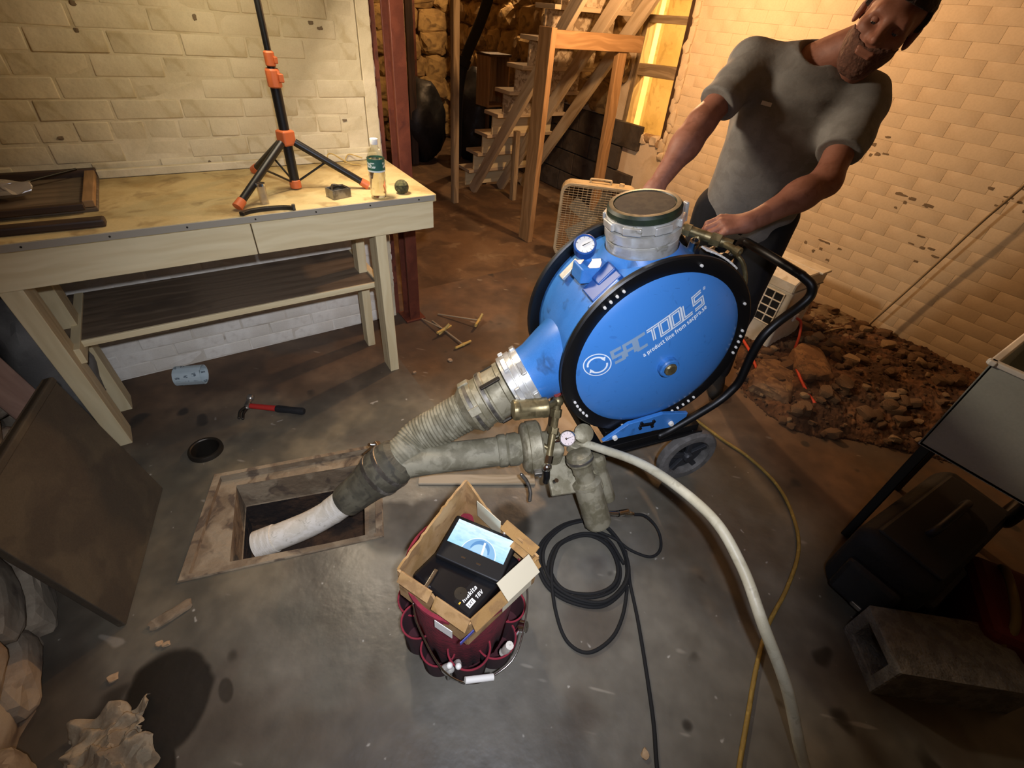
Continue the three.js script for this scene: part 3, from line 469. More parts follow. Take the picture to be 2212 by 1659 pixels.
// ---------- the drum machine ----------
const needle = (c, d, h, r) => { const t = V(0, 1, 0).cross(d).normalize().applyAxisAngle(d, 0.7), o = c.clone().addScaledVector(d, h), g = [cy(o.clone().addScaledVector(t, -r * 0.45), o.clone().addScaledVector(t, r), 0.0014, 0.0007, 6)]; for (let i = 0; i < 9; i++) { const q = t.clone().applyAxisAngle(d, -2.4 + i * 0.6); g.push(cy(o.clone().addScaledVector(q, r * 1.12), o.clone().addScaledVector(q, r * 1.4), 0.0006, 0.0006, 5)); } return mergeGeometries(g); };
const YC = 0.658, MA = -0.2827;
{
  const t = thing('drum_machine', 'big blue round drum machine on a black wheeled frame, printed SACTOOLS, pushed by the man', 'machine', [1.141, 0, -0.741], MA);
  const Z = V(0, 0, 1), Y = V(0, 1, 0), seg = 72;
  part(t, 'drum', lt([[0.285, -0.312], [0.3, -0.309], [0.306, -0.28], [0.31, -0.16], [0.306, -0.04], [0.3, -0.012], [0.285, -0.009]], [0, YC, 0], Z, seg), M.blue);
  const ringP = (z) => [[0.278, z - 0.009], [0.334, z - 0.009], [0.339, z - 0.006], [0.339, z + 0.006], [0.334, z + 0.01], [0.292, z + 0.01], [0.286, z + 0.006], [0.278, z - 0.009]];
  part(t, 'front_ring', lt(ringP(0), [0, YC, 0], Z, seg), M.black); part(t, 'back_ring', lt(ringP(-0.32), [0, YC, 0], Z, seg), M.black);
  part(t, 'back_plate', lt([[0.001, -0.36], [0.15, -0.352], [0.26, -0.33], [0.288, -0.318]].reverse(), [0, YC, 0], Z, seg), M.blue);
  // domed front with its print
  const R0 = 0.29, dome = []; for (let i = 0; i <= 24; i++) { const r = R0 * (1 - i / 24); dome.push([r, 0.008 + 0.05 * Math.pow(1 - (r / R0) ** 2, 0.75)]); }
  const cv = document.createElement('canvas'); cv.width = cv.height = 1536; const c = cv.getContext('2d');
  c.fillStyle = '#3c7cc4'; c.fillRect(0, 0, 1536, 1536);
  for (let i = 0; i < 260; i++) { c.fillStyle = `rgba(${rnd() > 0.5 ? '90,140,200' : '22,55,105'},${rr(0.03, 0.16)})`; c.beginPath(); c.ellipse(rnd() * 1536, rnd() * 1536, rr(4, 40), rr(2, 14), rr(0, 3), 0, 7); c.fill(); }
  for (let i = 0; i < 60; i++) { c.strokeStyle = `rgba(15,40,80,${rr(0.1, 0.4)})`; c.lineWidth = rr(1, 3); const x = rnd() * 1536, y = rnd() * 1536; c.beginPath(); c.moveTo(x, y); c.lineTo(x + rr(-50, 50), y + rr(-30, 30)); c.stroke(); }
  const K = 1536 / (2 * R0), px = (s, u) => [768 + s * K, 768 - u * K];
  c.save(); c.translate(...px(-0.178, 0.012)); c.rotate((-35.2 * Math.PI) / 180); c.transform(1, 0, -0.18, 1, 0, 0);
  // squared stencil letters drawn as strokes on a 5 by 7 cell
  const G = { S: [[5, 0, 0, 0, 0, 3.5, 5, 3.5, 5, 7, 0, 7]], A: [[0, 7, 0, 0, 5, 0, 5, 7], [0, 4, 5, 4]], C: [[5, 0, 0, 0, 0, 7, 5, 7]], T: [[-0.6, 0, 5.6, 0], [2.5, 0, 2.5, 7]], O: [[0, 0, 5, 0, 5, 7, 0, 7, 0, 0, 1, 0]], L: [[0, 0, 0, 7, 5, 7]] };
  const ch = 0.043 * K / 7, cw = 0.0062 * K; let x = 0;
  [...'SACTOOLS'].forEach((L, i) => {
    c.lineJoin = 'miter'; c.strokeStyle = i < 3 ? '#8098b0' : '#d4dbe2'; c.lineWidth = ch * 1.75;
    for (const s of G[L]) { c.beginPath(); for (let k = 0; k < s.length; k += 2) c[k ? 'lineTo' : 'moveTo'](x + s[k] * cw, -(7 - s[k + 1]) * ch - 0.5 * ch); c.stroke(); }
    if (i >= 3) { c.strokeStyle = '#5f86b8'; c.lineWidth = ch * 0.5; for (const s of G[L]) { c.beginPath(); for (let k = 0; k < s.length; k += 2) c[k ? 'lineTo' : 'moveTo'](x + s[k] * cw, -(7 - s[k + 1]) * ch - 0.5 * ch); c.stroke(); } }
    x += 0.0405 * K;
  });
  c.fillStyle = '#d4dbe2'; c.font = 'bold 34px sans-serif'; c.fillText('\u00ae', x - 4, -0.043 * K + 4);
  c.restore();
  c.save(); c.translate(...px(-0.089, 0.033)); c.rotate((-38.5 * Math.PI) / 180); c.fillStyle = '#e6ebef'; c.font = 'bold 60px sans-serif';
  const line = 'a product line from sacpro.se', wid = c.measureText(line).width; c.scale((0.238 * K) / wid, 0.95); c.fillText(line, 0, 0); c.restore();
  c.save(); c.translate(...px(-0.232, 0.006)); c.rotate((-35 * Math.PI) / 180); c.strokeStyle = '#dfe6ec'; c.lineWidth = 9; c.beginPath(); c.arc(0, 0, 0.041 * K, 0, 7); c.stroke();
  c.lineWidth = 15; c.beginPath(); c.arc(0, 0, 0.029 * K, Math.PI * 1.08, Math.PI * 1.85); c.stroke(); c.beginPath(); c.arc(0, 0, 0.029 * K, Math.PI * 0.08, Math.PI * 0.85); c.stroke();
  c.fillStyle = '#dfe6ec'; for (const f of [0, Math.PI]) { c.save(); c.rotate(f); c.translate(0.026 * K, -0.012 * K); c.beginPath(); c.moveTo(-22, -14); c.lineTo(22, -14); c.lineTo(-2, 26); c.fill(); c.restore(); }
  c.restore();
  const ct = new THREE.CanvasTexture(cv); ct.colorSpace = THREE.SRGBColorSpace;
  const dg = lt(dome, [0, YC, 0], Z, seg), dp = dg.attributes.position, du = dg.attributes.uv; for (let i = 0; i < dp.count; i++) du.setXY(i, dp.getX(i) / (2 * R0) + 0.5, (dp.getY(i) - YC) / (2 * R0) + 0.5);
  part(t, 'front_cover', dg, phy({ map: ct, roughness: 0.38, clearcoat: 0.3, clearcoatRoughness: 0.25 }), 'domed blue cover printed SACTOOLS, a product line from sacpro.se');
  part(t, 'hub_socket', lt([[0.024, 0.05], [0.034, 0.056], [0.034, 0.075], [0.03, 0.079], [0.022, 0.079], [0.022, 0.07]], [0.006, YC - 0.01, 0], Z, 32), M.blue); part(t, 'hub_plug', lt([[0.001, 0.088], [0.017, 0.088], [0.021, 0.084], [0.022, 0.07]].reverse(), [0.006, YC - 0.01, 0], Z, 24), M.brass, 'dull brass hub plug');
  const bolt = lt([[0.001, 0.009], [0.0034, 0.0085], [0.0045, 0.006], [0.0045, 0]].reverse(), [0, 0, 0], Z, 10);
  for (const [a0, n] of [[-6, 5], [-62, 5], [-150, 5], [128, 4], [32, 1], [82, 1], [-100, 2]]) for (let i = 0; i < n; i++) { const a = ((a0 + i * 4.2) * Math.PI) / 180, b = part(t, 'bolt', bolt, M.white); b.position.set(Math.cos(a) * 0.313, YC + Math.sin(a) * 0.313, 0.009); }
  // filler neck with coupling and lid
  const nd = V(-0.2, 0.98, 0).normalize(), n0 = V(-0.05, YC + 0.28, -0.16), at = (h) => n0.clone().addScaledVector(nd, h);
  part(t, 'neck_saddle', lt([[0.155, -0.02], [0.125, 0.012], [0.112, 0.03]], n0, nd, 48), M.blue);
  part(t, 'filler_neck', lt([[0.1, -0.01], [0.109, 0.015], [0.109, 0.06], [0.102, 0.062], [0.102, 0.068], [0.113, 0.07], [0.114, 0.098], [0.1, 0.1]], n0, nd, 48), M.alu, 'shiny metal filler neck');
  const lugs = []; for (let i = 0; i < 8; i++) { const g = bx(0.055, 0.024, 0.012, 0, 0, 0.112, 0, 0, 0, 0.004); g.rotateY((i * Math.PI) / 4); g.translate(0, 0.117, 0); lugs.push(orient(g, n0, nd)); }
  part(t, 'coupling_ring', [lt([[0.1, 0.104], [0.11, 0.106], [0.11, 0.13], [0.1, 0.134]], n0, nd, 48), ...lugs], M.alu, 'lugged metal coupling ring');
  const lid = part(t, 'filler_lid', lt([[0.092, 0.128], [0.104, 0.13], [0.108, 0.134], [0.108, 0.15], [0.102, 0.158], [0.09, 0.159], [0.087, 0.155], [0.001, 0.153]], n0, nd, 48), std({ map: mottle(0x24301f, 0x18211a, { p: 5, rep: 6, s: 158 }), roughness: 0.45 }), 'dark green rubber lid');
  part(lid, 'lid_film', lt([[0.086, 0.157], [0.04, 0.158], [0.001, 0.158]], n0, nd, 40), std({ map: mottle(0x3a3428, 0x28241d, { p: 6, rep: 9, s: 160 }), roughness: 0.8 }), 'dusty film on the lid');
  part(t, 'lid_latch', [bx(0.012, 0.06, 0.02, 0, 0, 0, 0, 0, 0.2, 0.004).translate(0.068, YC + 0.405, -0.16)], M.alu);
  // outlet nozzle, low on the left
  const od = V(-0.871, -0.49, 0).normalize(), o0 = V(-0.37, YC - 0.157, -0.16), oa = (h) => o0.clone().addScaledVector(od, h);
  part(t, 'outlet_nozzle', lt([[0.155, -0.25], [0.152, -0.17], [0.128, -0.09], [0.108, -0.03], [0.104, 0.002]], o0, od, 48), M.blue);
  const lug2 = []; for (let i = 0; i < 6; i++) for (const h of [0.012, 0.058]) { const g = bx(0.05, 0.02, 0.014, 0, 0, 0.112, 0, 0, 0, 0.004); g.rotateY((i * Math.PI) / 3 + (h > 0.05 ? 0.4 : 0)); g.translate(0, h, 0); lug2.push(orient(g, o0, od)); }
  part(t, 'outlet_coupling', [lt([[0.09, 0], [0.112, 0.001], [0.113, 0.024], [0.108, 0.026], [0.108, 0.029], [0.113, 0.031], [0.113, 0.048], [0.106, 0.05], [0.106, 0.053], [0.111, 0.055], [0.11, 0.078], [0.08, 0.082]], o0, od, 48), ...lug2], M.alu, 'lugged metal outlet coupling');
  // gauge, regulator and handle block on the upper left of the drum
  const gd = V(-0.34, 0.78, 0.52).normalize(), g0 = V(-0.245, YC + 0.305, -0.165);
  part(t, 'gauge', lt([[0.001, -0.02], [0.03, -0.02], [0.033, -0.016], [0.034, 0.016], [0.03, 0.02], [0.027, 0.014]].reverse(), g0, gd, 32), M.blueDark, 'blue cased pressure gauge');
  part(t.children[t.children.length - 1], 'dial', lt([[0.028, 0.013], [0.001, 0.0131]], g0, gd, 32), M.white); part(t.children[t.children.length - 1], 'pointer', [needle(g0, gd, 0.0145, 0.019)], M.black);
  part(t, 'gauge_stem', cy(V(-0.215, YC + 0.24, -0.165), g0, 0.011, 0.011, 12), M.blue);
  const ang = 0.72; // tangent tilt of the upper left drum flank
  part(t, 'regulator_block', bx(0.05, 0.12, 0.07, -0.212, YC + 0.238, -0.14, 0, 0, -ang - 0.85, 0.006), M.blue); part(t, 'valve_tray', [bx(0.02, 0.11, 0.075, -0.218, YC + 0.232, -0.065, 0, 0, -ang - 0.05, 0.004), bx(0.028, 0.07, 0.05, -0.204, YC + 0.25, -0.085, 0, 0, -ang, 0.006)], M.blueDark, 'dark blue recessed tray');
  part(t, 'tray_lip', bx(0.012, 0.115, 0.012, -0.232, YC + 0.222, -0.022, 0, 0, -ang, 0.004), M.blue);
  part(t, 'hinge_plate', [bx(0.01, 0.075, 0.03, -0.252, YC + 0.205, -0.225, 0, 0, -ang, 0.002)], M.alu, 'bright metal hinge plate');
  // manifold with taps on the upper right
  part(t, 'manifold', [cy([0.1, YC + 0.33, -0.25], [0.235, YC + 0.315, -0.1], 0.016, 0.016, 18), cy([0.165, YC + 0.325, -0.178], [0.15, YC + 0.28, -0.17], 0.013, 0.013, 14), lt([[0.012, 0], [0.022, 0], [0.022, 0.03], [0.012, 0.034]], [0.19, YC + 0.32, -0.15], V(0.67, -0.07, 0.74), 6), lt([[0.012, 0], [0.021, 0.002], [0.021, 0.022], [0.012, 0.024]], [0.13, YC + 0.327, -0.216], V(0.67, -0.07, 0.74), 6), cy([0.21, YC + 0.318, -0.128], [0.23, YC + 0.31, -0.07], 0.011, 0.011, 14), lt([[0.007, 0], [0.015, 0], [0.015, 0.018], [0.007, 0.018], [0.006, 0.002]], [0.23, YC + 0.31, -0.075], V(0.3, -0.1, 0.95), 18)], M.brass, 'brass valve manifold');
  part(t, 'tap', [lt([[0.001, 0.03], [0.02, 0.028], [0.022, 0.02], [0.022, 0], [0.01, -0.012]].reverse(), [0.128, YC + 0.292, -0.1], V(-0.2, 0.5, 0.84), 18)], M.black); part(t, 'tap', [lt([[0.001, 0.03], [0.02, 0.028], [0.022, 0.02], [0.022, 0], [0.01, -0.012]].reverse(), [0.165, YC + 0.287, -0.06], V(0, 0.45, 0.9), 18)], M.black);
  part(t, 'tap_body', [lt([[0.012, -0.02], [0.018, -0.018], [0.018, 0.016], [0.012, 0.02]], [0.15, YC + 0.3, -0.085], V(0.3, 0.5, 0.6), 16), lt([[0.01, -0.02], [0.015, -0.018], [0.015, 0.016], [0.01, 0.02]], [0.122, YC + 0.305, -0.14], V(-0.2, 0.9, 0.3), 16)], M.chrome);
  { const a = []; for (let i = 0; i <= 8; i++) { const q = 1.3 - i * 0.05, r = 0.345; a.push([q, r]); } part(t, 'shield', a.slice(0, -1).map(([q, r], i) => bx(0.0185, 0.006, 0.03 + 0.004 * i, Math.cos(q) * r, YC + Math.sin(q) * r, -0.045, 0, 0, q - Math.PI / 2, 0.001)), M.white, 'white curved guard'); }
  part(t, 'air_line', tb([[0.235, YC + 0.3, -0.09], [0.262, YC + 0.275, -0.06], [0.285, YC + 0.22, -0.04], [0.282, YC + 0.16, -0.03]], 0.007, 24, 8), M.brass, 'brown bent air line');
  // frame, bracket, wheels, handle
  for (const z of [0.028, -0.348]) {
    part(t, 'handle_tube', tb([[0.12, YC - 0.385, z], [0.17, YC - 0.36, z], [0.318, YC - 0.262, z], [0.372, YC - 0.2, z], [0.388, YC - 0.15, z], [0.384, YC - 0.05, z], [0.392, YC + 0.03, z], [0.425, YC + 0.085, z], [0.485, YC + 0.14, z], [0.512, YC + 0.18, z], [0.508, YC + 0.215, z + (z > 0 ? -0.012 : 0.012)], [0.492, YC + 0.232, z + (z > 0 ? -0.05 : 0.05)]], 0.0155, 90, 14), M.black);
    part(t, 'side_rail', [bx(0.46, 0.035, 0.03, 0.06, 0.262, z - 0.012, 0, 0, 0.1), bx(0.5, 0.012, 0.05, 0.06, 0.24, z - 0.012, 0, 0, 0.1)], M.black);
    part(t, 'foot', bx(0.035, 0.24, 0.035, -0.14, 0.12, z - 0.02, 0, 0, 0.06), M.black);
    part(t, 'bracket', [ext([[-0.132, -0.352], [-0.046, -0.285], [0.09, -0.262], [0.2, -0.28], [0.2, -0.296], [0.15, -0.338]], 0.012, 0.002).translate(0, YC, z - 0.006)], M.blue, 'blue side bracket');
    const br = t.children[t.children.length - 1]; for (const [s, u] of [[-0.092, -0.338], [0.138, -0.315]]) part(br, 'bracket_bolt', lt([[0.001, 0.012], [0.008, 0.011], [0.01, 0.006], [0.01, 0]].reverse(), [s, YC + u, z + 0.008], Z, 14), M.white);
    part(br, 'coupler', [bx(0.06, 0.012, 0.01, 0.03, YC - 0.298, z + 0.01), ...[-0.018, 0.018].flatMap((a) => [0.012, -0.012].map((b) => cy([0.03 + a * 1.4, YC - 0.298 + b, z + 0.008], [0.03 + a * 1.4, YC - 0.298 + b, z + 0.016], 0.006, 0.006, 8)))], M.black);
    const w = part(t, 'wheel', lt([[0.092, -0.02], [0.12, -0.02], [0.13, -0.012], [0.132, 0], [0.13, 0.012], [0.12, 0.02], [0.092, 0.02], [0.088, 0.012], [0.088, -0.012], [0.092, -0.02]], [0.285, 0.132, z + (z > 0 ? 0.01 : -0.02)], Z, 48), M.rubber, 'grey rubber tyred wheel');
    const zw = z + (z > 0 ? 0.01 : -0.02); part(w, 'wheel_hub', lt([[0.001, 0.026], [0.018, 0.025], [0.022, 0.018], [0.022, -0.018], [0.001, -0.018]].reverse(), [0.285, 0.132, zw], Z, 24), M.wheelGrey);
    for (let k = 0; k < 5; k++) { const a = k * 1.2566 + 0.4, g = bx(0.08, 0.022, 0.016, 0.052, 0, 0); g.rotateZ(a); part(w, 'spoke', g.translate(0.285, 0.132, zw), M.wheelGrey); }
    part(w, 'disc', lt([[0.09, -0.012], [0.02, -0.014], [0.001, -0.014]], [0.285, 0.132, zw], Z, 32), M.wheelGrey);
  }
  part(t, 'handle_bar', tb([[0.493, YC + 0.232, -0.02], [0.49, YC + 0.234, -0.16], [0.493, YC + 0.232, -0.3]], 0.0155, 20, 14), M.black);
  part(t, 'axle', cy([0.285, 0.132, -0.37], [0.285, 0.132, 0.06], 0.011, 0.011, 14), M.darkSteel); part(t, 'axle_bracket', [bx(0.03, 0.14, 0.03, 0.27, 0.2, 0.02, 0, 0, -0.15), bx(0.03, 0.14, 0.03, 0.27, 0.2, -0.34, 0, 0, -0.15)], M.black);
  part(t, 'cross_rail', [bx(0.035, 0.035, 0.34, -0.13, 0.24, -0.17), bx(0.035, 0.035, 0.34, 0.24, 0.27, -0.17), bx(0.3, 0.03, 0.3, 0.05, 0.285, -0.16)], M.black);
}
// ---------- hoses between drum and pit ----------
const N0 = V(0.8305, 0.501, -0.998), ND = V(-0.835, -0.49, -0.243).normalize(), NA = (h) => N0.clone().addScaledVector(ND, h);
{
  const t = thing('suction_hose', 'dirty grey corrugated hose with cam couplings running from the drum outlet to the pit', 'hose', [0, 0, 0]);
  part(t, 'adapter', lt([[0.07, 0.082], [0.1, 0.084], [0.1, 0.1], [0.092, 0.104], [0.092, 0.15], [0.098, 0.153], [0.098, 0.175], [0.09, 0.18], [0.09, 0.2], [0.095, 0.203], [0.095, 0.24], [0.085, 0.25], [0.07, 0.27], [0.066, 0.272]], N0, ND, 44), M.aluDirty, 'grimy cam lock adapter');
  for (const [h, r, a0] of [[0.165, 0.099, 0.6], [0.222, 0.097, 0.2]]) { const bands = lt([[r - 0.003, -0.007], [r + 0.002, -0.006], [r + 0.002, 0.006], [r - 0.003, 0.007]], NA(h), ND, 44); part(t, 'band', bands, M.steel); }
  for (const a of [0.9, -0.9, 2.4]) { const g = bx(0.016, 0.075, 0.012, 0, 0, 0.1, 0, 0, 0, 0.004); g.rotateY(a); part(t, 'cam_lever', orient(g, NA(0.13), ND), M.darkSteel); }
  for (const a of [0.3, 1.6, 3.2, 4.6]) { const g = bx(0.03, 0.04, 0.012, 0, 0, 0.096, 0, 0, 0, 0.003); g.rotateY(a); part(t, 'lug', orient(g, NA(0.22), ND), M.aluDirty); }
  const c = new THREE.CatmullRomCurve3([NA(0.262), NA(0.36), NA(0.46), V(0.39, 0.245, -1.1), V(0.325, 0.213, -1.095)]), pr = [], n = 300;
  // corrugated wall: a tube whose radius ripples along its length
  const g = new THREE.TubeGeometry(c, n, 1, 24, false), p = g.attributes.position;
  for (let i = 0; i <= n; i++) { const q = c.getPointAt(i / n), s = i / n, r = lerp(0.071, 0.062, s) + 0.0032 * (0.5 + 0.5 * Math.sin(i * 0.56)) * (s < 0.72 ? 1 : 0.4); for (let j = 0; j <= 24; j++) { const k = i * 25 + j, v = V(p.getX(k), p.getY(k), p.getZ(k)).sub(q).multiplyScalar(r).add(q); p.setXYZ(k, v.x, v.y, v.z); } }
  g.computeVertexNormals(); const uv = g.attributes.uv; for (let i = 0; i < uv.count; i++) uv.setXY(i, uv.getX(i) * 0.6, uv.getY(i) * 0.4); part(t, 'hose_wall', g.toNonIndexed(), M.hoseGrey);
}
{
  const t = thing('wye_pipe', 'dirty grey branching pipe clamped over the pit, its straight arm reaching the air valve', 'pipe', [0, 0, 0]);
  const E = V(0.752, 0.262, -0.895), W = V(0.33, 0.212, -1.09), d = E.clone().sub(W).normalize();
  part(t, 'straight_arm', [tb([[0.27, 0.16, -1.1], [0.33, 0.205, -1.085], [0.45, 0.229, -1.036], [0.6, 0.245, -0.965], [0.722, 0.259, -0.908]], 0.0535, 60, 28), lt([[0.05, -0.09], [0.058, -0.088], [0.06, -0.08], [0.06, -0.06], [0.055, -0.055], [0.06, -0.05], [0.061, -0.02], [0.05, 0]], E, d, 36)], M.hoseGrey);
  part(t, 'ring_coupling', lt([[0.05, -0.005], [0.078, -0.002], [0.088, 0.004], [0.092, 0.01], [0.092, 0.02], [0.096, 0.022], [0.096, 0.062], [0.09, 0.066], [0.086, 0.07], [0.05, 0.074]], E, d, 44), M.aluDirty, 'wide grimy coupling ring');
  part(t, 'ring_clamp', [orient(bx(0.02, 0.03, 0.03, 0, 0.04, 0.1).rotateY(-0.2), E, d), tb([[0.72, 0.19, -0.84], [0.735, 0.16, -0.82], [0.735, 0.13, -0.795], [0.725, 0.105, -0.78]], 0.007, 20, 8), orient(bx(0.08, 0.012, 0.02, 0, 0.05, 0.098).rotateY(0.5), E, d)], M.steel);
  const w0 = V(0.325, 0.208, -1.095), wd = V(-0.168, -0.138, -0.035).normalize();
  part(t, 'outlet_sleeve', [lt([[0.06, -0.06], [0.078, -0.045], [0.084, -0.01], [0.086, 0.02], [0.084, 0.05], [0.078, 0.075], [0.07, 0.1], [0.064, 0.15], [0.06, 0.215], [0.056, 0.222], [0.052, 0.2]], w0, wd, 40)], M.hoseDark, 'dark rubber reducing sleeve');
  part(t, 'hose_clamp', lt([[0.083, -0.008], [0.088, -0.006], [0.088, 0.008], [0.083, 0.01]], w0, wd, 40), M.steel); part(t, 'hose_clamp', lt([[0.082, 0.044], [0.087, 0.046], [0.085, 0.06], [0.08, 0.062]], w0, wd, 40), M.steel);
  part(t, 'clamp_screw', [orient(bx(0.03, 0.02, 0.022, 0, 0.0, 0.092).rotateY(2.4), w0, wd), orient(bx(0.014, 0.075, 0.012, 0, 0.03, 0.098).rotateY(2.5), w0, wd), orient(cy([-0.03, 0.01, 0.1], [0.03, 0.01, 0.1], 0.006, 0.006, 10).rotateY(2.4), w0, wd)], M.chrome);
  const pipe = (pts, r) => { const c = new THREE.CatmullRomCurve3(pts.map(vec)), g = [new THREE.TubeGeometry(c, 40, r, 32).toNonIndexed()]; for (const [q, f] of [[0, -1], [1, 1]]) { const o = c.getPoint(q), d = c.getTangent(q).multiplyScalar(f); g.push(lt([[r, 0], [r * 0.88, 0.001], [r * 0.86, -0.03], [0.001, -0.03]], o, d, 32)); } return mergeGeometries(g); };
  const p = solo('white_pipe', [pipe([[0.19, 0.095, -1.125], [0.11, 0.032, -1.145], [0.03, -0.012, -1.165], [-0.06, -0.04, -1.187], [-0.15, -0.065, -1.21]], 0.0475), pipe([[0.165, 0.076, -1.131], [0.108, 0.031, -1.1455]], 0.05), pipe([[-0.09, -0.048, -1.1945], [-0.152, -0.0655, -1.2105]], 0.051)], M.pvc, 'smooth white plastic pipe slanting down into the floor pit', 'pipe');
}
// ---------- air valve with pot, gauge and hose ----------
{
  const t = thing('air_valve', 'grimy metal air valve with round pots, gauge and brass pipework beside the drum', 'valve', [0, 0, 0]);
  const top = V(0.876, 0.315, -0.735), dn = V(0.04, -0.28, 0.147).normalize(), P = (h) => top.clone().addScaledVector(dn, h);
  part(t, 'body', [bx(0.1, 0.13, 0.1, 0.825, 0.265, -0.84, 0.2, -0.4, 0, 0.02), bx(0.2, 0.018, 0.14, 0.88, 0.205, -0.74, 0.45, -0.35, 0, 0.006)], M.aluDirty);
  part(t, 'pot', [lt([[0.001, -0.012], [0.03, -0.01], [0.044, -0.002], [0.046, 0.012], [0.046, 0.03], [0.04, 0.036], [0.036, 0.05], [0.037, 0.07], [0.033, 0.078], [0.034, 0.105], [0.04, 0.11], [0.052, 0.115], [0.052, 0.125], [0.046, 0.13], [0.049, 0.15], [0.05, 0.29], [0.046, 0.3], [0.001, 0.3]], top, dn, 40)], M.aluDirty);
  part(t, 'pot_ring', lt([[0.045, 0.012], [0.0485, 0.014], [0.0485, 0.022], [0.045, 0.024]], top, dn, 40), M.steel);
  part(t, 'side_pot', [lt([[0.001, -0.005], [0.028, 0], [0.031, 0.01], [0.031, 0.045], [0.026, 0.055], [0.028, 0.09], [0.03, 0.19], [0.026, 0.2], [0.001, 0.202]], [0.968, 0.265, -0.735], dn, 28)], M.aluDirty);
  part(t, 'cap_disc', lt([[0.001, 0.01], [0.026, 0.009], [0.035, 0.004], [0.036, -0.006], [0.03, -0.02], [0.02, -0.05]].reverse(), [0.935, 0.345, -0.785], V(-0.25, 0.75, 0.5), 28), M.aluDirty);
  part(t, 'silencer', [lt([[0.001, -0.004], [0.033, -0.003], [0.035, 0.002], [0.035, 0.014], [0.033, 0.017], [0.0335, 0.095], [0.035, 0.098], [0.035, 0.112], [0.03, 0.116], [0.001, 0.117]], [0.7, 0.468, -0.9], V(0.93, 0.0, 0.36), 32)], M.brass, 'brass coloured silencer');
  part(t, 'pipework', [cy([0.86, 0.46, -0.868], [0.83, 0.37, -0.832], 0.013, 0.013, 14), cy([0.83, 0.37, -0.832], [0.775, 0.275, -0.775], 0.013, 0.013, 14), lt([[0.01, -0.016], [0.02, -0.014], [0.02, 0.014], [0.01, 0.016]], [0.85, 0.425, -0.855], V(0.03, 0.09, -0.036), 6), lt([[0.01, -0.014], [0.019, -0.012], [0.019, 0.012], [0.01, 0.014]], [0.83, 0.368, -0.832], V(0.06, 0.08, -0.06), 6), cy([0.8, 0.468, -0.862], [0.862, 0.466, -0.868], 0.012, 0.012, 12), sph(0.02, 0.862, 0.464, -0.869), cy([0.8, 0.32, -0.8], [0.77, 0.33, -0.85], 0.009, 0.009, 10), cy([0.83, 0.33, -0.83], [0.83, 0.28, -0.86], 0.012, 0.012, 12)], M.brass, 'brown brass pipework');
  part(t, 'elbow', [sph(0.018, 0.772, 0.27, -0.772), lt([[0.008, -0.015], [0.016, -0.013], [0.016, 0.013], [0.008, 0.015]], [0.785, 0.292, -0.785], V(0.5, 0.8, -0.5), 8), lt([[0.008, -0.015], [0.014, -0.013], [0.014, 0.013], [0.008, 0.015]], [0.857, 0.447, -0.864], V(0.03, 0.09, -0.036), 8)], M.chrome); part(t, 'elbow_hose', tb([[0.77, 0.262, -0.768], [0.766, 0.235, -0.758], [0.768, 0.21, -0.76]], 0.012, 14, 10), M.black);
  part(t, 'tap_lever', [bx(0.012, 0.05, 0.018, 0.872, 0.495, -0.875, 0.3, 0, -0.7, 0.003)], std({ color: 0x7a2a24, roughness: 0.5 }), 'dull red tap lever');
  const gd = V(-0.62, 0.62, 0.45).normalize(), g0 = V(0.856, 0.362, -0.782); const gg = part(t, 'gauge', lt([[0.001, -0.018], [0.025, -0.018], [0.028, -0.014], [0.0285, 0.01], [0.026, 0.013], [0.0235, 0.01]], g0, gd, 32), M.chrome, 'round chrome gauge'); part(gg, 'dial', lt([[0.0245, 0.009], [0.001, 0.0092]], g0, gd, 28), std({ color: 0xd9c9c4, roughness: 0.4 })); part(gg, 'pointer', needle(g0, gd, 0.0105, 0.015), M.black);
  part(t, 'gauge_stem', cy(g0, [0.82, 0.33, -0.82], 0.011, 0.011, 12), M.chrome);
  part(t, 'hose_tail', [cy([0.9, 0.3, -0.79], [0.935, 0.315, -0.755], 0.017, 0.017, 16), bx(0.05, 0.035, 0.05, 0.9, 0.3, -0.78, 0, 0.5, 0, 0.008)], M.aluDirty);
  part(t, 'drain_cock', [orient(bx(0.05, 0.02, 0.022, 0, 0.3, 0.035, 0, 0, 0, 0.004), top, dn)], M.chrome);
  part(t, 'side_fitting', [cy([0.945, 0.09, -0.6], [0.985, 0.085, -0.578], 0.01, 0.01, 10), lt([[0.006, 0], [0.0125, 0.001], [0.0125, 0.045], [0.008, 0.05]], [0.985, 0.085, -0.578], V(0.95, -0.15, 0.25), 14), orient(bx(0.012, 0.02, 0.016, 0.0, 0.27, 0.05), top, dn)], M.chrome);
  for (const [x, y, z] of [[0.79, 0.222, -0.735], [0.97, 0.215, -0.705], [0.9, 0.2, -0.69]]) part(t, 'bolt', lt([[0.001, 0.014], [0.008, 0.013], [0.009, 0.008], [0.009, -0.005]].reverse(), [x, y, z], V(-0.1, 0.9, 0.4), 8), M.chrome);
  solo('white_hose', tb([[0.928, 0.312, -0.764], [0.94, 0.335, -0.714], [0.964, 0.412, -0.522], [0.96, 0.444, -0.3], [0.932, 0.412, -0.159], [0.888, 0.352, -0.035], [0.897, 0.22, 0.09], [0.9, 0.03, 0.235], [0.9, 0.016, 0.32], [0.88, 0.016, 0.5]], 0.0148, 140, 14), M.hoseWhite, 'thick off white hose arching from the air valve to the bottom of the photo', 'hose');
}
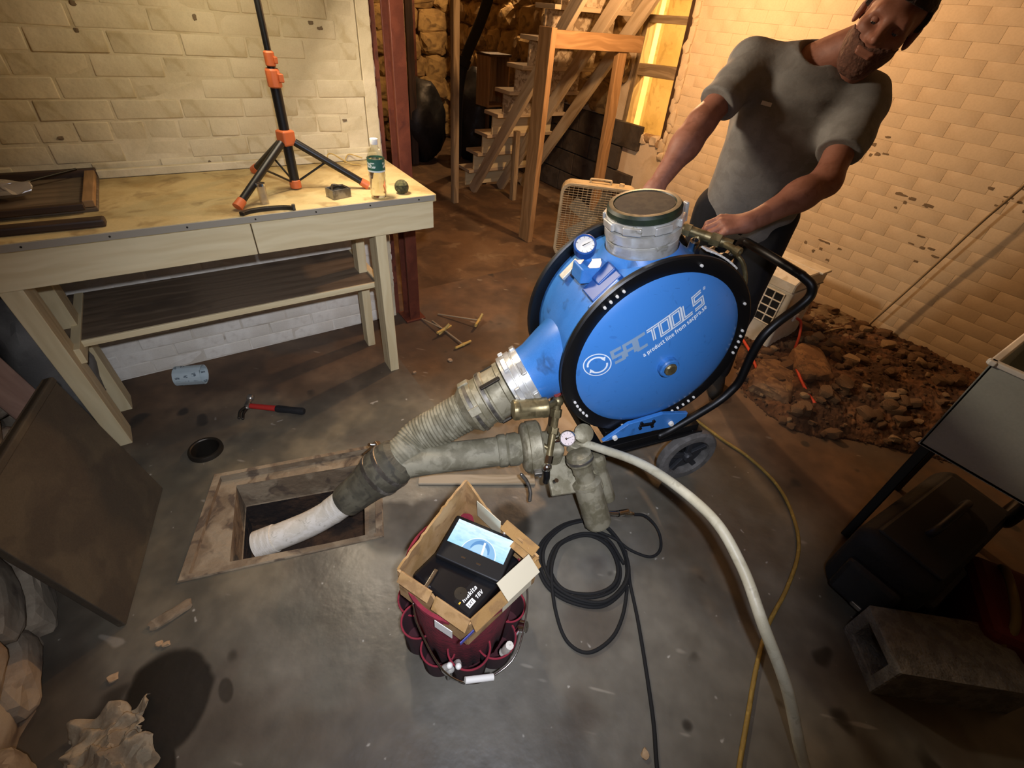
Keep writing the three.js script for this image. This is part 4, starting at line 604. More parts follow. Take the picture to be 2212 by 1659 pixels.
// ---------- bucket with tool pockets, cardboard box, case and monitor ----------
{
  const bcx = 0.325, bcz = -0.56;
  const t = thing('tool_bucket', 'maroon bucket with dark tool pockets and a wire handle, cardboard box on top', 'bucket', [bcx, 0, bcz]);
  part(t, 'pail', lt([[0.001, 0.004], [0.128, 0], [0.132, 0.006], [0.148, 0.345], [0.154, 0.35], [0.154, 0.362], [0.146, 0.365], [0.14, 0.34], [0.124, 0.012], [0.001, 0.01]], [0, 0, 0], [0, 1, 0], 48), M.maroon);
  for (let i = 0; i < 10; i++) {
    const a = (i / 10) * Math.PI * 2 + 0.25, w = i % 3 === 0 ? 0.05 : 0.042, hgt = 0.13 + (i % 2) * 0.03;
    const g = new THREE.LatheGeometry([[0.001, 0.03], [w * 0.8, 0.034], [w, 0.05], [w * 1.08, hgt], [w * 1.14, hgt + 0.012], [w * 1.05, hgt + 0.01], [w * 0.92, 0.055], [0.001, 0.04]].map((q) => new THREE.Vector2(...q)), 18, -0.25, Math.PI + 0.5);
    g.rotateY(-Math.PI / 2); g.scale(1, 1, 0.95); g.translate(0, 0, 0.135); g.rotateY(a);
    const pk = part(t, 'pocket', toCreasedNormals(uvm(g), 0.6), M.maroonDark);
    const tr = []; for (let k = 0; k <= 12; k++) { const q = -0.25 + (k / 12) * (Math.PI + 0.5) - Math.PI / 2; tr.push(V(Math.sin(q) * w * 1.13, hgt + 0.012, 0.135 + Math.cos(q) * w * 1.08).applyAxisAngle(V(0, 1, 0), a)); }
    part(pk, 'binding', tb(tr, 0.0028, 30, 8), M.maroon);
  }
  part(t, 'wire_handle', tb([[-0.152, 0.34, 0.02], [-0.158, 0.3, 0.06], [-0.14, 0.22, 0.15], [-0.09, 0.175, 0.2], [-0.02, 0.165, 0.215], [0.05, 0.185, 0.205], [0.12, 0.25, 0.14], [0.152, 0.31, 0.07], [0.156, 0.34, 0.02]], 0.0026, 80, 8), M.chrome); part(t, 'handle_grip', cy([-0.098, 0.182, 0.19], [-0.03, 0.163, 0.216], 0.0085, 0.0085, 14), M.white, 'white grip on the wire handle');
  // tools stuck in the pockets
  const tool = (name, label, cat, x, z, geo, mat) => { const o = thing(name, label, cat, [bcx + x, 0.1, bcz + z]); part(o, 'handle', geo, mat); return o; };
  const pl = tool('pliers', 'pair of white handled pliers in a left front pocket of the bucket', 'pliers', -0.115, 0.125, [tb([[0, 0, 0], [-0.012, 0.06, 0.006], [-0.004, 0.105, 0.022]], 0.0085, 16, 10)], M.white); part(pl, 'handle', [tb([[0.012, 0, 0], [0.024, 0.06, 0.012], [0.016, 0.095, 0.032]], 0.0085, 16, 10)], M.white); part(pl, 'jaw', bx(0.016, 0.06, 0.01, 0.006, -0.02, 0), M.steel);
  const sd = tool('screwdriver', 'screwdriver with a clear ribbed grip in a front pocket of the bucket', 'screwdriver', 0.03, 0.165, [lt([[0.001, 0.1], [0.011, 0.097], [0.012, 0.06], [0.009, 0.04], [0.012, 0.03], [0.001, 0.025]].reverse(), [0, 0, 0], [0.1, 1, 0.2], 12)], M.pvc); part(sd, 'shank', cy([0, -0.05, 0], [0.003, 0.03, 0.004], 0.003, 0.003, 8), M.steel);
  const so = tool('socket_wrench', 'chrome socket wrench in a right front pocket of the bucket', 'wrench', 0.085, 0.14, [cy([0, -0.03, 0], [0.01, 0.07, 0.012], 0.006, 0.007, 12), lt([[0.001, 0.018], [0.015, 0.017], [0.016, 0.0], [0.001, -0.004]].reverse(), [0.012, 0.08, 0.014], [0.5, 0.4, 0.7], 16)], M.chrome);
  const kn = tool('utility_knife', 'black utility knife in a right pocket of the bucket', 'knife', 0.15, 0.05, [bx(0.022, 0.1, 0.014, 0, 0.03, 0, 0.2, 0.4, -0.2, 0.005)], M.black); part(kn, 'button', bx(0.008, 0.014, 0.006, 0.002, 0.05, 0.012), M.steel);
  // cardboard box, torn rim
  const bxg = thing('cardboard_box', 'torn open cardboard box standing on the bucket, holding a black case and a small monitor', 'box', [0, 0, 0]);
  const y0 = 0.315, C4 = { L: [0.162, -0.592], F: [0.247, -0.397], R: [0.472, -0.442], K: [0.412, -0.705] };
  const wall = (a, b, tops, name = 'wall') => {
    const dx = b[0] - a[0], dz = b[1] - a[1], len = Math.hypot(dx, dz), n = 24, pts = [[0, y0], [len, y0]];
    for (let i = n; i >= 0; i--) { const s = (i / n) * (tops.length - 1), k = Math.min(tops.length - 2, Math.floor(s)); pts.push([(i / n) * len, lerp(tops[k], tops[k + 1], s - k) + rr(-0.004, 0.004)]); }
    const g = ext(pts, 0.006, 0); g.translate(0, 0, -0.003); g.rotateY(-Math.atan2(dz, dx)); g.translate(a[0], 0, a[1]); part(bxg, name, g, M.cardboard);
  };
  wall(C4.L, C4.F, [0.435, 0.425, 0.43, 0.415, 0.418]); wall(C4.F, C4.R, [0.418, 0.412, 0.42, 0.43, 0.435]); wall(C4.R, C4.K, [0.435, 0.44, 0.43, 0.455, 0.49]); wall(C4.K, C4.L, [0.495, 0.49, 0.475, 0.455, 0.437]);
  // folded rim flaps outside
  const flap = (a, b, y, w, tilt) => { const dx = b[0] - a[0], dz = b[1] - a[1], len = Math.hypot(dx, dz), g = rough(bx(len * 0.92, 0.005, w, 0, 0, 0, 0, 0, 0, 0.001), 0.0015, 30, len); g.rotateX(tilt); g.rotateY(-Math.atan2(dz, dx)); g.translate((a[0] + b[0]) / 2, y, (a[1] + b[1]) / 2); part(bxg, 'flap', g, M.cardboard); };
  flap([0.157, -0.58], [0.2, -0.49], 0.428, 0.03, 0.9); flap([0.2, -0.485], [0.245, -0.39], 0.42, 0.035, 1.0); flap([0.25, -0.39], [0.36, -0.412], 0.414, 0.035, 0.9); flap([0.35, -0.416], [0.475, -0.437], 0.428, 0.03, 0.8); flap([0.475, -0.45], [0.445, -0.57], 0.44, 0.03, -0.5);
  for (const g of [rough(bx(0.11, 0.002, 0.05, 0.4, 0.434, -0.424, 0.6, 0.2, 0, 0), 0.002, 40), rough(bx(0.1, 0.002, 0.05, 0.395, 0.382, -0.415, 1.45, 0.2, 0, 0), 0.002, 40), rough(bx(0.002, 0.07, 0.09, 0.425, 0.43, -0.605, 0, 0.22, 0.05, 0), 0.003, 30)]) part(bxg, 'tape', g, M.tape, 'crinkled clear packing tape');
  part(bxg, 'tape_stripe', [bx(0.055, 0.012, 0.002, 0.245, 0.385, -0.388, 0, 0.2, 0.05, 0), bx(0.06, 0.01, 0.002, 0.3, 0.392, -0.4, 0, 0.2, 0.12, 0)], std({ color: 0x4a4f9a, roughness: 0.5 }), 'blue tape stripe'); part(bxg, 'paper_label', bx(0.05, 0.035, 0.0015, 0.205, 0.36, -0.44, 0, -1.1, 0, 0), M.white, 'white paper label'); part(bxg, 'wedge', bx(0.03, 0.006, 0.05, 0.452, 0.425, -0.49, 0.1, 0.3, 0.35, 0.001), M.cardboard);
  part(bxg, 'bottom', ext([[0.17, 0.59], [0.25, 0.405], [0.465, 0.447], [0.408, 0.695]], 0.006).rotateX(-Math.PI / 2).translate(0, 0.325, 0), M.cardboard);
  // black battery-tool case with its print
  const TH = -0.977, ca = thing('tool_case', 'glossy black tool case lying in the cardboard box, white makita print', 'case', [0.32, 0.342, -0.532], -1.25);
  part(ca, 'shell', bx(0.185, 0.05, 0.21, 0, 0.026, 0, 0, 0, 0, 0.012), phy({ color: 0x0c0d10, roughness: 0.28, clearcoat: 0.5 }));
  part(ca, 'latch', bx(0.012, 0.008, 0.06, -0.045, 0.052, 0.085, 0, 0.25, 0, 0.003), M.chrome); part(ca, 'emblem', lt([[0.001, 0.003], [0.016, 0.002], [0.018, 0]].reverse(), [0.035, 0.0505, 0.062], V(0, 1, 0), 24), M.darkSteel);
  const lc = document.createElement('canvas'); lc.width = 512; lc.height = 256; const k = lc.getContext('2d'); k.fillStyle = '#0c0d10'; k.fillRect(0, 0, 512, 256); k.fillStyle = '#e8e8e4'; k.font = 'italic bold 78px sans-serif'; k.fillText('makita', 70, 110); k.fillRect(70, 142, 120, 70); k.font = 'italic bold 74px sans-serif'; k.fillText('18V', 215, 206); k.fillStyle = '#0c0d10'; k.font = 'italic bold 52px sans-serif'; k.fillText('LXT', 78, 196); k.fillStyle = '#c9a437'; k.fillRect(20, 60, 34, 20);
  const lx = new THREE.CanvasTexture(lc); lx.colorSpace = THREE.SRGBColorSpace;
  const pg = new THREE.PlaneGeometry(0.096, 0.048); pg.rotateX(-Math.PI / 2); pg.rotateY(Math.PI / 2); pg.translate(0.06, 0.0518, 0.04); part(ca, 'print', pg.toNonIndexed(), std({ map: lx, roughness: 0.35 }), 'white makita LXT 18V print');
  // monitor
  const mo = thing('monitor', 'small black monitor glowing blue white in the cardboard box, showing the inside of a pipe', 'monitor', [0.376, 0.412, -0.563], TH); mo.rotation.order = 'YXZ'; mo.rotation.x = 0.1;
  part(mo, 'housing', bx(0.182, 0.02, 0.125, 0.0, 0, 0.018, 0, 0, 0, 0.006), M.black);
  const sc = document.createElement('canvas'); sc.width = 512; sc.height = 240; const q = sc.getContext('2d'); const gr = q.createLinearGradient(0, 0, 0, 240); gr.addColorStop(0, '#dff1ff'); gr.addColorStop(1, '#a9dcff'); q.fillStyle = gr; q.fillRect(0, 0, 512, 240);
  for (let i = 0; i < 160; i++) { q.fillStyle = `rgba(120,170,220,${rr(0.03, 0.12)})`; q.beginPath(); q.ellipse(rnd() * 512, rnd() * 240, rr(8, 50), rr(4, 18), 0, 0, 7); q.fill(); }
  q.fillStyle = '#86b4dc'; q.beginPath(); q.ellipse(285, 260, 150, 165, 0, Math.PI, 2 * Math.PI); q.fill(); q.fillStyle = '#5d8fc4'; q.beginPath(); q.ellipse(285, 215, 85, 105, 0, Math.PI, 2 * Math.PI); q.fill(); q.fillStyle = '#a8cdea'; q.beginPath(); q.ellipse(285, 235, 75, 85, 0, Math.PI, 2 * Math.PI); q.fill(); q.strokeStyle = '#eaf6ff'; q.lineWidth = 7; q.beginPath(); q.ellipse(285, 260, 150, 165, 0, Math.PI, 2 * Math.PI); q.stroke(); q.lineWidth = 18; q.beginPath(); q.moveTo(300, 120); q.lineTo(318, 240); q.stroke();
  const st = new THREE.CanvasTexture(sc); st.colorSpace = THREE.SRGBColorSpace;
  const pl2 = new THREE.PlaneGeometry(0.158, 0.068); pl2.rotateX(-Math.PI / 2); pl2.translate(0, 0.0106, 0.0); part(mo, 'screen', pl2.toNonIndexed(), std({ color: 0x05070a, emissive: 0xffffff, emissiveMap: st, emissiveIntensity: 1.25, roughness: 0.3 }), 'glowing screen with a view along a pipe');
  part(mo, 'button', [bx(0.012, 0.002, 0.004, -0.02, 0.0105, 0.058, 0, 0, 0, 0)], M.chrome); part(mo, 'button', [bx(0.012, 0.002, 0.004, 0.022, 0.0105, 0.058, 0, 0, 0, 0)], M.chrome); part(mo, 'indicator', sph(0.0022, 0.048, 0.011, -0.046, 1, 1, 1, 8, 6), glow(0xbfcaff, 8));
  mo.updateMatrixWorld(); const rl = new THREE.RectAreaLight(0xb8dcff, 2.2, 0.158, 0.074); const wp = V(0, 0.013, 0).applyMatrix4(mo.matrixWorld), wt = V(0, 1, 0).applyMatrix4(mo.matrixWorld); rl.position.copy(wp); rl.lookAt(wt); scene.add(rl);
}
// ---------- cables on the floor ----------
{
  const wav = (pts, y) => pts.map((p) => [p[0], y, p[1]]);
  const R = 0.0058, c = thing('black_cable', 'thin black cable coiled on the floor below the air valve, one end trailing away', 'cable', [0, 0, 0]);
  const c1 = [[0.652, -0.614], [0.722, -0.667], [0.839, -0.678], [0.947, -0.627], [0.961, -0.526], [0.922, -0.432], [0.85, -0.377], [0.739, -0.371], [0.657, -0.439], [0.625, -0.523]];
  const c2 = [[0.678, -0.568], [0.756, -0.615], [0.862, -0.596], [0.903, -0.527], [0.88, -0.447], [0.822, -0.404], [0.745, -0.413], [0.675, -0.461], [0.657, -0.513]];
  const turns = [[c1, 0, 0.006], [c1.map((p) => [0.79 + (p[0] - 0.79) * 0.95, -0.52 + (p[1] + 0.52) * 0.95]), 0, 0.012], [c2.map((p) => [0.785 + (p[0] - 0.785) * 1.08, -0.51 + (p[1] + 0.51) * 1.09]), 0, 0.009], [c2, 0, 0.016], [c1.map((p) => [0.795 + (p[0] - 0.79) * 0.92, -0.515 + (p[1] + 0.52) * 0.93]), 0, 0.02]];
  part(c, 'coil', turns.map(([p, , y]) => tb(wav(p, y), R, 120, 8, true)), M.blackMatte);
  part(c, 'loose_loop', tb(wav([[0.85, -0.377], [0.857, -0.373], [0.778, -0.313], [0.696, -0.28], [0.608, -0.288], [0.574, -0.348], [0.6, -0.439], [0.653, -0.534], [0.701, -0.584], [0.769, -0.618], [0.857, -0.603], [0.916, -0.541], [0.9, -0.44]], 0.0105).map((p, i) => [p[0], i > 6 ? 0.024 : p[1] - 0.004, p[2]]), R, 140, 8), M.blackMatte);
  part(c, 'tail', tb([[0.94, 0.022, -0.47], [0.9, 0.012, -0.41], [0.873, 0.007, -0.373], [0.81, 0.006, -0.276], [0.731, 0.006, -0.166], [0.647, 0.006, -0.056], [0.58, 0.006, 0.019], [0.5, 0.006, 0.12], [0.44, 0.006, 0.24]], R, 120, 8), M.blackMatte);
  part(c, 'lead', tb([[1.045, 0.072, -0.55], [1.09, 0.055, -0.53], [1.115, 0.025, -0.49], [1.101, 0.012, -0.446], [1.06, 0.01, -0.411], [1.009, 0.01, -0.413], [0.965, 0.014, -0.467], [0.94, 0.024, -0.53], [0.9, 0.02, -0.6]], R * 0.9, 80, 8), M.blackMatte);
  part(c, 'plug', [lt([[0.005, 0], [0.0105, 0.002], [0.0105, 0.034], [0.007, 0.046]].map((q) => q), [1.003, 0.081, -0.572], V(0.95, -0.2, 0.5), 14)], M.chrome, 'silver plug');
  solo('yellow_cord', tb([[2.0, 0.3, -1.05], [1.9, 0.2, -1.02], [1.802, 0.03, -0.977], [1.761, 0.007, -0.822], [1.765, 0.007, -0.661], [1.777, 0.007, -0.52], [1.743, 0.007, -0.36], [1.647, 0.007, -0.229], [1.523, 0.007, -0.137], [1.346, 0.007, -0.077], [1.171, 0.007, -0.038], [1.025, 0.007, 0.016], [0.884, 0.007, 0.081], [0.765, 0.007, 0.137], [0.6, 0.007, 0.22], [0.45, 0.007, 0.36]].slice(3), 0.0068, 200, 10), M.yellowCord, 'yellow extension cord curving over the grey floor past the wheel', 'cord');
}
// ---------- small things on the floor ----------
{
  const h = thing('hammer', 'claw hammer with a red and black handle lying on the floor under the bench', 'hammer', [0.045, 0.018, -1.83], -0.65);
  part(h, 'grip', [lt([[0.001, -0.002], [0.013, 0], [0.0165, 0.01], [0.015, 0.07], [0.0165, 0.12], [0.014, 0.128]], [0.15, 0, 0], V(-1, 0, 0), 16)], M.blackMatte, 'black rubber grip'); part(h, 'shaft', cy([0.022, 0, 0], [-0.095, 0, 0], 0.0135, 0.0115, 16), std({ color: 0xa1261f, roughness: 0.5 }), 'red shaft');
  part(h, 'head', [lt([[0.001, 0.055], [0.014, 0.054], [0.015, 0.05], [0.015, 0.036], [0.011, 0.03], [0.012, 0.01], [0.014, 0], [0.013, -0.015], [0.009, -0.02]], [-0.108, 0.0, 0], V(-0.1, 0.25, -1), 16)], M.steel, 'steel head'); part(h, 'claw', [tb([[-0.108, 0.004, 0.014], [-0.116, 0.004, 0.045], [-0.108, -0.006, 0.075]], 0.0065, 12, 8), tb([[-0.104, -0.004, 0.014], [-0.104, -0.006, 0.045], [-0.094, -0.01, 0.072]], 0.0065, 12, 8)], M.darkSteel);
  const roll = thing('pipe_offcut', 'short pale blue white offcut of plastic pipe lying by the brick wall under the bench', 'pipe offcut', [-0.222, 0.046, -2.2]);
  const rt = tex(256, 128, (u, v) => { let c = mix(hex(0xb9c6c6), hex(0xa9b7b8), fbm2(u * 5, v * 5, 5, 3, 9)); const a = (u * 5) % 1, b = (v * 2.4) % 1; if (a > 0.2 && a < 0.72 && b > 0.35 && b < 0.6 && fbm2(u * 60, v * 30, 64, 2, 4) > 0.42) c = mix(c, hex(0x3f4a52), 0.75); return c; });
  const rg = lt([[0.042, -0.056], [0.046, -0.058], [0.046, 0.058], [0.042, 0.056], [0.042, -0.056]], [0, 0, 0], V(0.93, 0.02, 0.38), 36), ru = rg.attributes.uv, rp = rg.attributes.position; for (let i = 0; i < ru.count; i++) ru.setXY(i, rp.getX(i) * 6, Math.atan2(rp.getY(i), rp.getZ(i)) / 3.1416); part(roll, 'shell', rg, std({ map: rt, roughness: 0.5 }));
  const tool = (a, b, label, up) => { const d = vec(b).sub(vec(a)), yaw = Math.atan2(-d.z, d.x), L = Math.hypot(d.x, d.z), g = thing('probe_rod', label, 'rod', [a[0], 0, a[2]], yaw, 'rods with yellow cross handles by the red post'); part(g, 'rod', cy([0, 0.006, 0], [L, up, 0], 0.0045, 0.0045, 10), M.oldWood); part(g, 'cross_handle', [cy([L, up, 0], [L + 0.004, up, 0.055], 0.0085, 0.007, 10), cy([L, up, 0], [L - 0.004, up, -0.055], 0.0085, 0.007, 10), sph(0.011, L, up, 0, 1, 1, 1, 12, 8)], M.stickYellow); if (up > 0.02) part(g, 'cross_handle', [cy([L - 0.01, 0.008, 0.03], [L + 0.01, up * 1.8, -0.03], 0.0075, 0.0075, 10)], M.stickYellow); return g; };
  tool([0.973, 0, -2.25], [1.02, 0, -2.045], 'yellow handled rod nearest the red post, its cross handle standing up', 0.035); tool([1.02, 0, -2.2], [1.06, 0, -1.89], 'longest yellow handled rod, lying flat with its handle towards the hose', 0.012); tool([1.085, 0, -2.255], [1.245, 0, -2.035], 'yellow handled rod farthest from the bench, cross handle up', 0.04);
  solo('flat_board', rough(bx(0.47, 0.012, 0.048, 0.65, 0.006, -1.025, 0, -0.52, 0, 0.003), 0.0015, 12), std({ map: woodTex(0x9a8e78, 0x857962, 0x6b604d, 1, 36), roughness: 0.9 }), 'thin flat pale board lying on the floor beneath the straight pipe', 'board');
  const lid = thing('pit_cover', 'large square brown board leaning on edge against the stone wall beside the pit', 'board', [-0.462, 0, -1.328]);
  { const g = bx(0.52, 0.56, 0.022, 0, 0.28, 0, 0, 0, 0, 0.004); g.rotateX(-0.17); g.rotateY(Math.atan2(0.492, 0.124) + 0.0); part(lid, 'panel', g, M.lid); const e = bx(0.52, 0.02, 0.03, 0, 0.55, 0.0, 0, 0, 0, 0.004); e.rotateX(-0.17); e.rotateY(Math.atan2(0.492, 0.124)); part(lid, 'edge_batten', e, M.lid); }
  const rg2 = new THREE.PlaneGeometry(0.2, 0.22, 44, 44), p = rg2.attributes.position;
  for (let i = 0; i < p.count; i++) { const x = p.getX(i), y = p.getY(i), r = Math.hypot(x / 0.1, y / 0.11), f = fbm3(x * 17, y * 17, 3), f2 = fbm3(x * 30 + 5, y * 30, 9); p.setXYZ(i, x * 0.8 + f2 * 0.06, y * 0.8 + f * 0.06, Math.max(0.004, 0.055 * (1 - r * r * 0.55) + f * 0.09 + Math.abs(f2) * 0.05)); }
  rg2.rotateX(-Math.PI / 2); rg2.computeVertexNormals(); rg2.translate(-0.555, 0.004, -0.75); solo('crumpled_rag', uvm(rg2), M.cloth, 'crumpled dirty beige rag on the floor between the stone wall and the wet patch', 'rag');
  const fl = [[-0.41, -1.04, 0.05, 'flat crumbled mortar flake on the floor by the leaning board corner']];
  for (const [x, z, r, l] of fl) solo('mortar_flake', place(stone(r, 0.008, 0.018, 0.5, 5, 2), x, 0.006, z, 0, 0.25), M.concrete, l, 'mortar flake');
  const chips = [[-0.44, -0.965, 'white plaster crumb near the leaning board corner, larger of two'], [-0.425, -0.955, 'white plaster crumb near the leaning board corner, smaller of two'], [-0.55, -0.93, 'white plaster crumb close to the foot of the stone wall'], [0.93, -1.8, 'tan stone chip on the floor left of the silver outlet coupling'], [0.72, -1.79, 'tan stone chip on the floor behind the corrugated hose'], [0.575, 0.012 - 0.03, 'small pale flake on the floor beside the trailing black cable']];
  for (const [x, z, l] of chips) solo('plaster_chip', place(stone(rr(0.009, 0.014), 0.006, rr(0.007, 0.012), 0.4, x * 9, 1), x, 0.005, z), M.rockPale, l, 'chip');
  // dark heaps under the bench at the left
  const sk = thing('grey_sack', 'grey sack slumped against the wall under the left end of the bench', 'sack', [-0.6, 0, -2.13]);
  const g = new THREE.IcosahedronGeometry(1, 5), gp = g.attributes.position; for (let i = 0; i < gp.count; i++) { const v = V(gp.getX(i), gp.getY(i), gp.getZ(i)).normalize(), s = 1 + 0.35 * fbm3(v.x * 3, v.y * 3, v.z * 3); gp.setXYZ(i, v.x * 0.12 * s, 0.32 + v.y * 0.32 * s, v.z * 0.17 * s); } g.computeVertexNormals(); part(sk, 'bag', toCreasedNormals(uvm(g), 0.9), M.greyPaint);
  solo('pink_plank', rough(bx(0.1, 0.6, 0.035, -0.66, 0.3, -1.86, 0.1, 0.5, 0.16, 0.006), 0.002, 6), std({ map: woodTex(0xa98b78, 0x8f7261, 0x6f5648, 1, 32), roughness: 0.8 }), 'short dull pink plank leaning behind the brown board at the left', 'plank');
}
// ---------- stairs seen from underneath, with their trestle ----------
{
  const t = thing('staircase', 'steep old wooden staircase with pale risers, seen from underneath at the back', 'staircase', [0, 0, 0]);
  const n = 11, z0 = -4.36, run = 0.158, rise = 0.189, a = Math.atan2(rise, run), L = Math.hypot(run, rise) * (n + 0.6);
  for (const x of [2.5, 2.83, 3.12]) {
    const g = bx(0.04, 0.1, L, 0, 0, 0, -a, 0, 0, 0.004); const zc = z0 + (run * (n + 0.6)) / 2 + 0.045, yc = (rise * (n + 0.6)) / 2 + 0.005; part(t, 'stringer', g.translate(x, yc, zc), M.stairWood);
  }
  const risersM = std({ map: mottle(0xb9aa90, 0xa39277, { p: 9, spot: 0x6b573f, ss: 0.56, rep: 3, s: 170, pe: 0.1 }), bumpMap: B.mid, bumpScale: 0.003, roughness: 0.95 });
  for (let i = 0; i < n; i++) {
    const y = rise * (i + 1), z = z0 + run * i;
    part(t, 'tread', bx(0.74, 0.028, 0.23, 2.8, y + 0.015, z - 0.02, 0, 0, rr(-0.006, 0.006)), M.stairWood); part(t, 'riser', rough(bx(0.66, rise - 0.03, 0.02, 2.81, y - rise / 2 + 0.012, z - 0.075, 0.03, 0, 0, 0.002), 0.002, 20, i), i < 4 ? M.paintWood : risersM);
  }
  const f = thing('stair_trestle', 'brown timber trestle of two posts and a top rail propping the staircase', 'trestle', [0, 0, -3.0]);
  part(f, 'post', bx(0.045, 1.42, 0.14, 2.285, 0.71, -0.03, 0, 0, -0.012), M.pine); part(f, 'post', bx(0.085, 1.32, 0.045, 2.985, 0.66, -0.02, 0, 0, 0.02), M.pine); part(f, 'top_rail', bx(0.86, 0.1, 0.042, 2.715, 1.36, -0.005), M.pine);
  solo('prop_post', bx(0.045, 0.62, 0.06, 2.74, 0.31, -3.93, 0, 0, 0.02), M.oldWood, 'short prop post under the lower staircase', 'post');
  solo('pale_post', rough(bx(0.055, 2.4, 0.06, 2.155, 1.2, -4.05, 0, 0, 0, 0.005), 0.003, 4), M.oldWood, 'thin pale full height wooden post left of the staircase', 'post');
  const dk = (x, z, w, m, l) => solo('wall_stud', rough(bx(w, 2.4, 0.06, x, 1.2, z, 0, rr(-0.3, 0.3), 0, 0.005), 0.003, 4, x), m, l, 'stud');
  dk(2.02, -5.1, 0.05, M.darkWood, 'dark upright stud nearest the red post in front of the yellow stone wall'); dk(2.36, -5.4, 0.075, M.darkWood, 'wide dark upright stud before the yellow stone wall, middle one of three'); dk(2.62, -5.9, 0.045, M.brownPaint, 'thin reddish upright stud before the yellow stone wall');
  const dp = thing('drain_pipe', 'thick black pipe sloping down behind the staircase', 'pipe', [0, 0, 0]); part(dp, 'pipe_run', tb([[3.15, 2.35, -4.85], [2.93, 1.54, -4.85], [2.69, 1.06, -4.85], [2.62, 0.75, -4.85], [2.6, 0.2, -4.85]], 0.05, 50, 18), M.blackMatte); part(dp, 'joint_collar', lt([[0.05, -0.04], [0.062, -0.035], [0.062, 0.035], [0.05, 0.04]], [2.68, 1.04, -4.85], V(0.24, 0.5, 0), 24), M.blackMatte);
  const cab = thing('wooden_crate', 'open orange brown wooden crate standing behind the staircase', 'crate', [2.88, 0.0, -4.62], 0.1); part(cab, 'back', bx(0.24, 0.42, 0.015, 0, 0.92, -0.1), M.pine); part(cab, 'side', bx(0.018, 0.42, 0.2, -0.12, 0.92, 0), M.pine); part(cab, 'side', bx(0.018, 0.42, 0.2, 0.12, 0.92, 0), M.pine); part(cab, 'shelf', bx(0.24, 0.018, 0.2, 0, 0.72, 0), M.pine); part(cab, 'shelf', bx(0.26, 0.02, 0.22, 0, 1.135, 0), M.darkWood); part(cab, 'leg', bx(0.03, 0.72, 0.03, -0.11, 0.36, 0.08), M.darkWood); part(cab, 'leg', bx(0.03, 0.72, 0.03, 0.11, 0.36, 0.08), M.darkWood);
  const heap = (x, z, rx, ry, rz, k, l) => { const g = new THREE.IcosahedronGeometry(1, 5), p = g.attributes.position; for (let i = 0; i < p.count; i++) { const v = V(p.getX(i), p.getY(i), p.getZ(i)).normalize(), s = 1 + 0.5 * fbm3(v.x * 2.4 + k, v.y * 2.4, v.z * 2.4) + 0.18 * Math.abs(fbm3(v.x * 9 + k, v.y * 9, v.z * 9)); p.setXYZ(i, v.x * rx * s, Math.max(0, ry * 0.94 + v.y * ry * s), v.z * rz * s); } g.computeVertexNormals(); const o = uvm(g); o.translate(x, 0, z); solo('rubbish_bag', toCreasedNormals(o, 0.8), M.bagBlack, l, 'bag'); };
  heap(2.5, -5.6, 0.3, 0.42, 0.28, 3, 'big black rubbish bag slumped before the yellow stone wall'); heap(1.98, -5.95, 0.2, 0.3, 0.22, 9, 'smaller black rubbish bag at the left of the big one'); heap(3.08, -5.3, 0.24, 0.5, 0.26, 15, 'tall black rubbish bag behind the lower staircase');
  // slats and ledges of the broken-through opening
  const o = thing('stud_frame', 'rough timber studs and blocking in the broken wall opening, lit yellow from behind', 'stud frame', [3.5, 0, 0]);
  part(o, 'stud', rough(bx(0.1, 1.7, 0.05, 0, 1.5, -3.29, 0.03), 0.003, 5), M.oldWood); part(o, 'stud', rough(bx(0.1, 1.7, 0.055, 0, 1.5, -2.86, -0.03), 0.004, 5, 4), M.darkWood); part(o, 'stud', rough(bx(0.06, 1.7, 0.04, 0.12, 1.5, -2.94), 0.004, 5, 8), M.darkWood);
  part(o, 'blocking', rough(bx(0.09, 0.05, 0.42, 0, 1.52, -3.07, -0.02), 0.002, 9), M.oldWood); part(o, 'blocking', rough(bx(0.09, 0.085, 0.42, 0, 1.19, -3.07, -0.03), 0.002, 9, 3), M.oldWood);
}
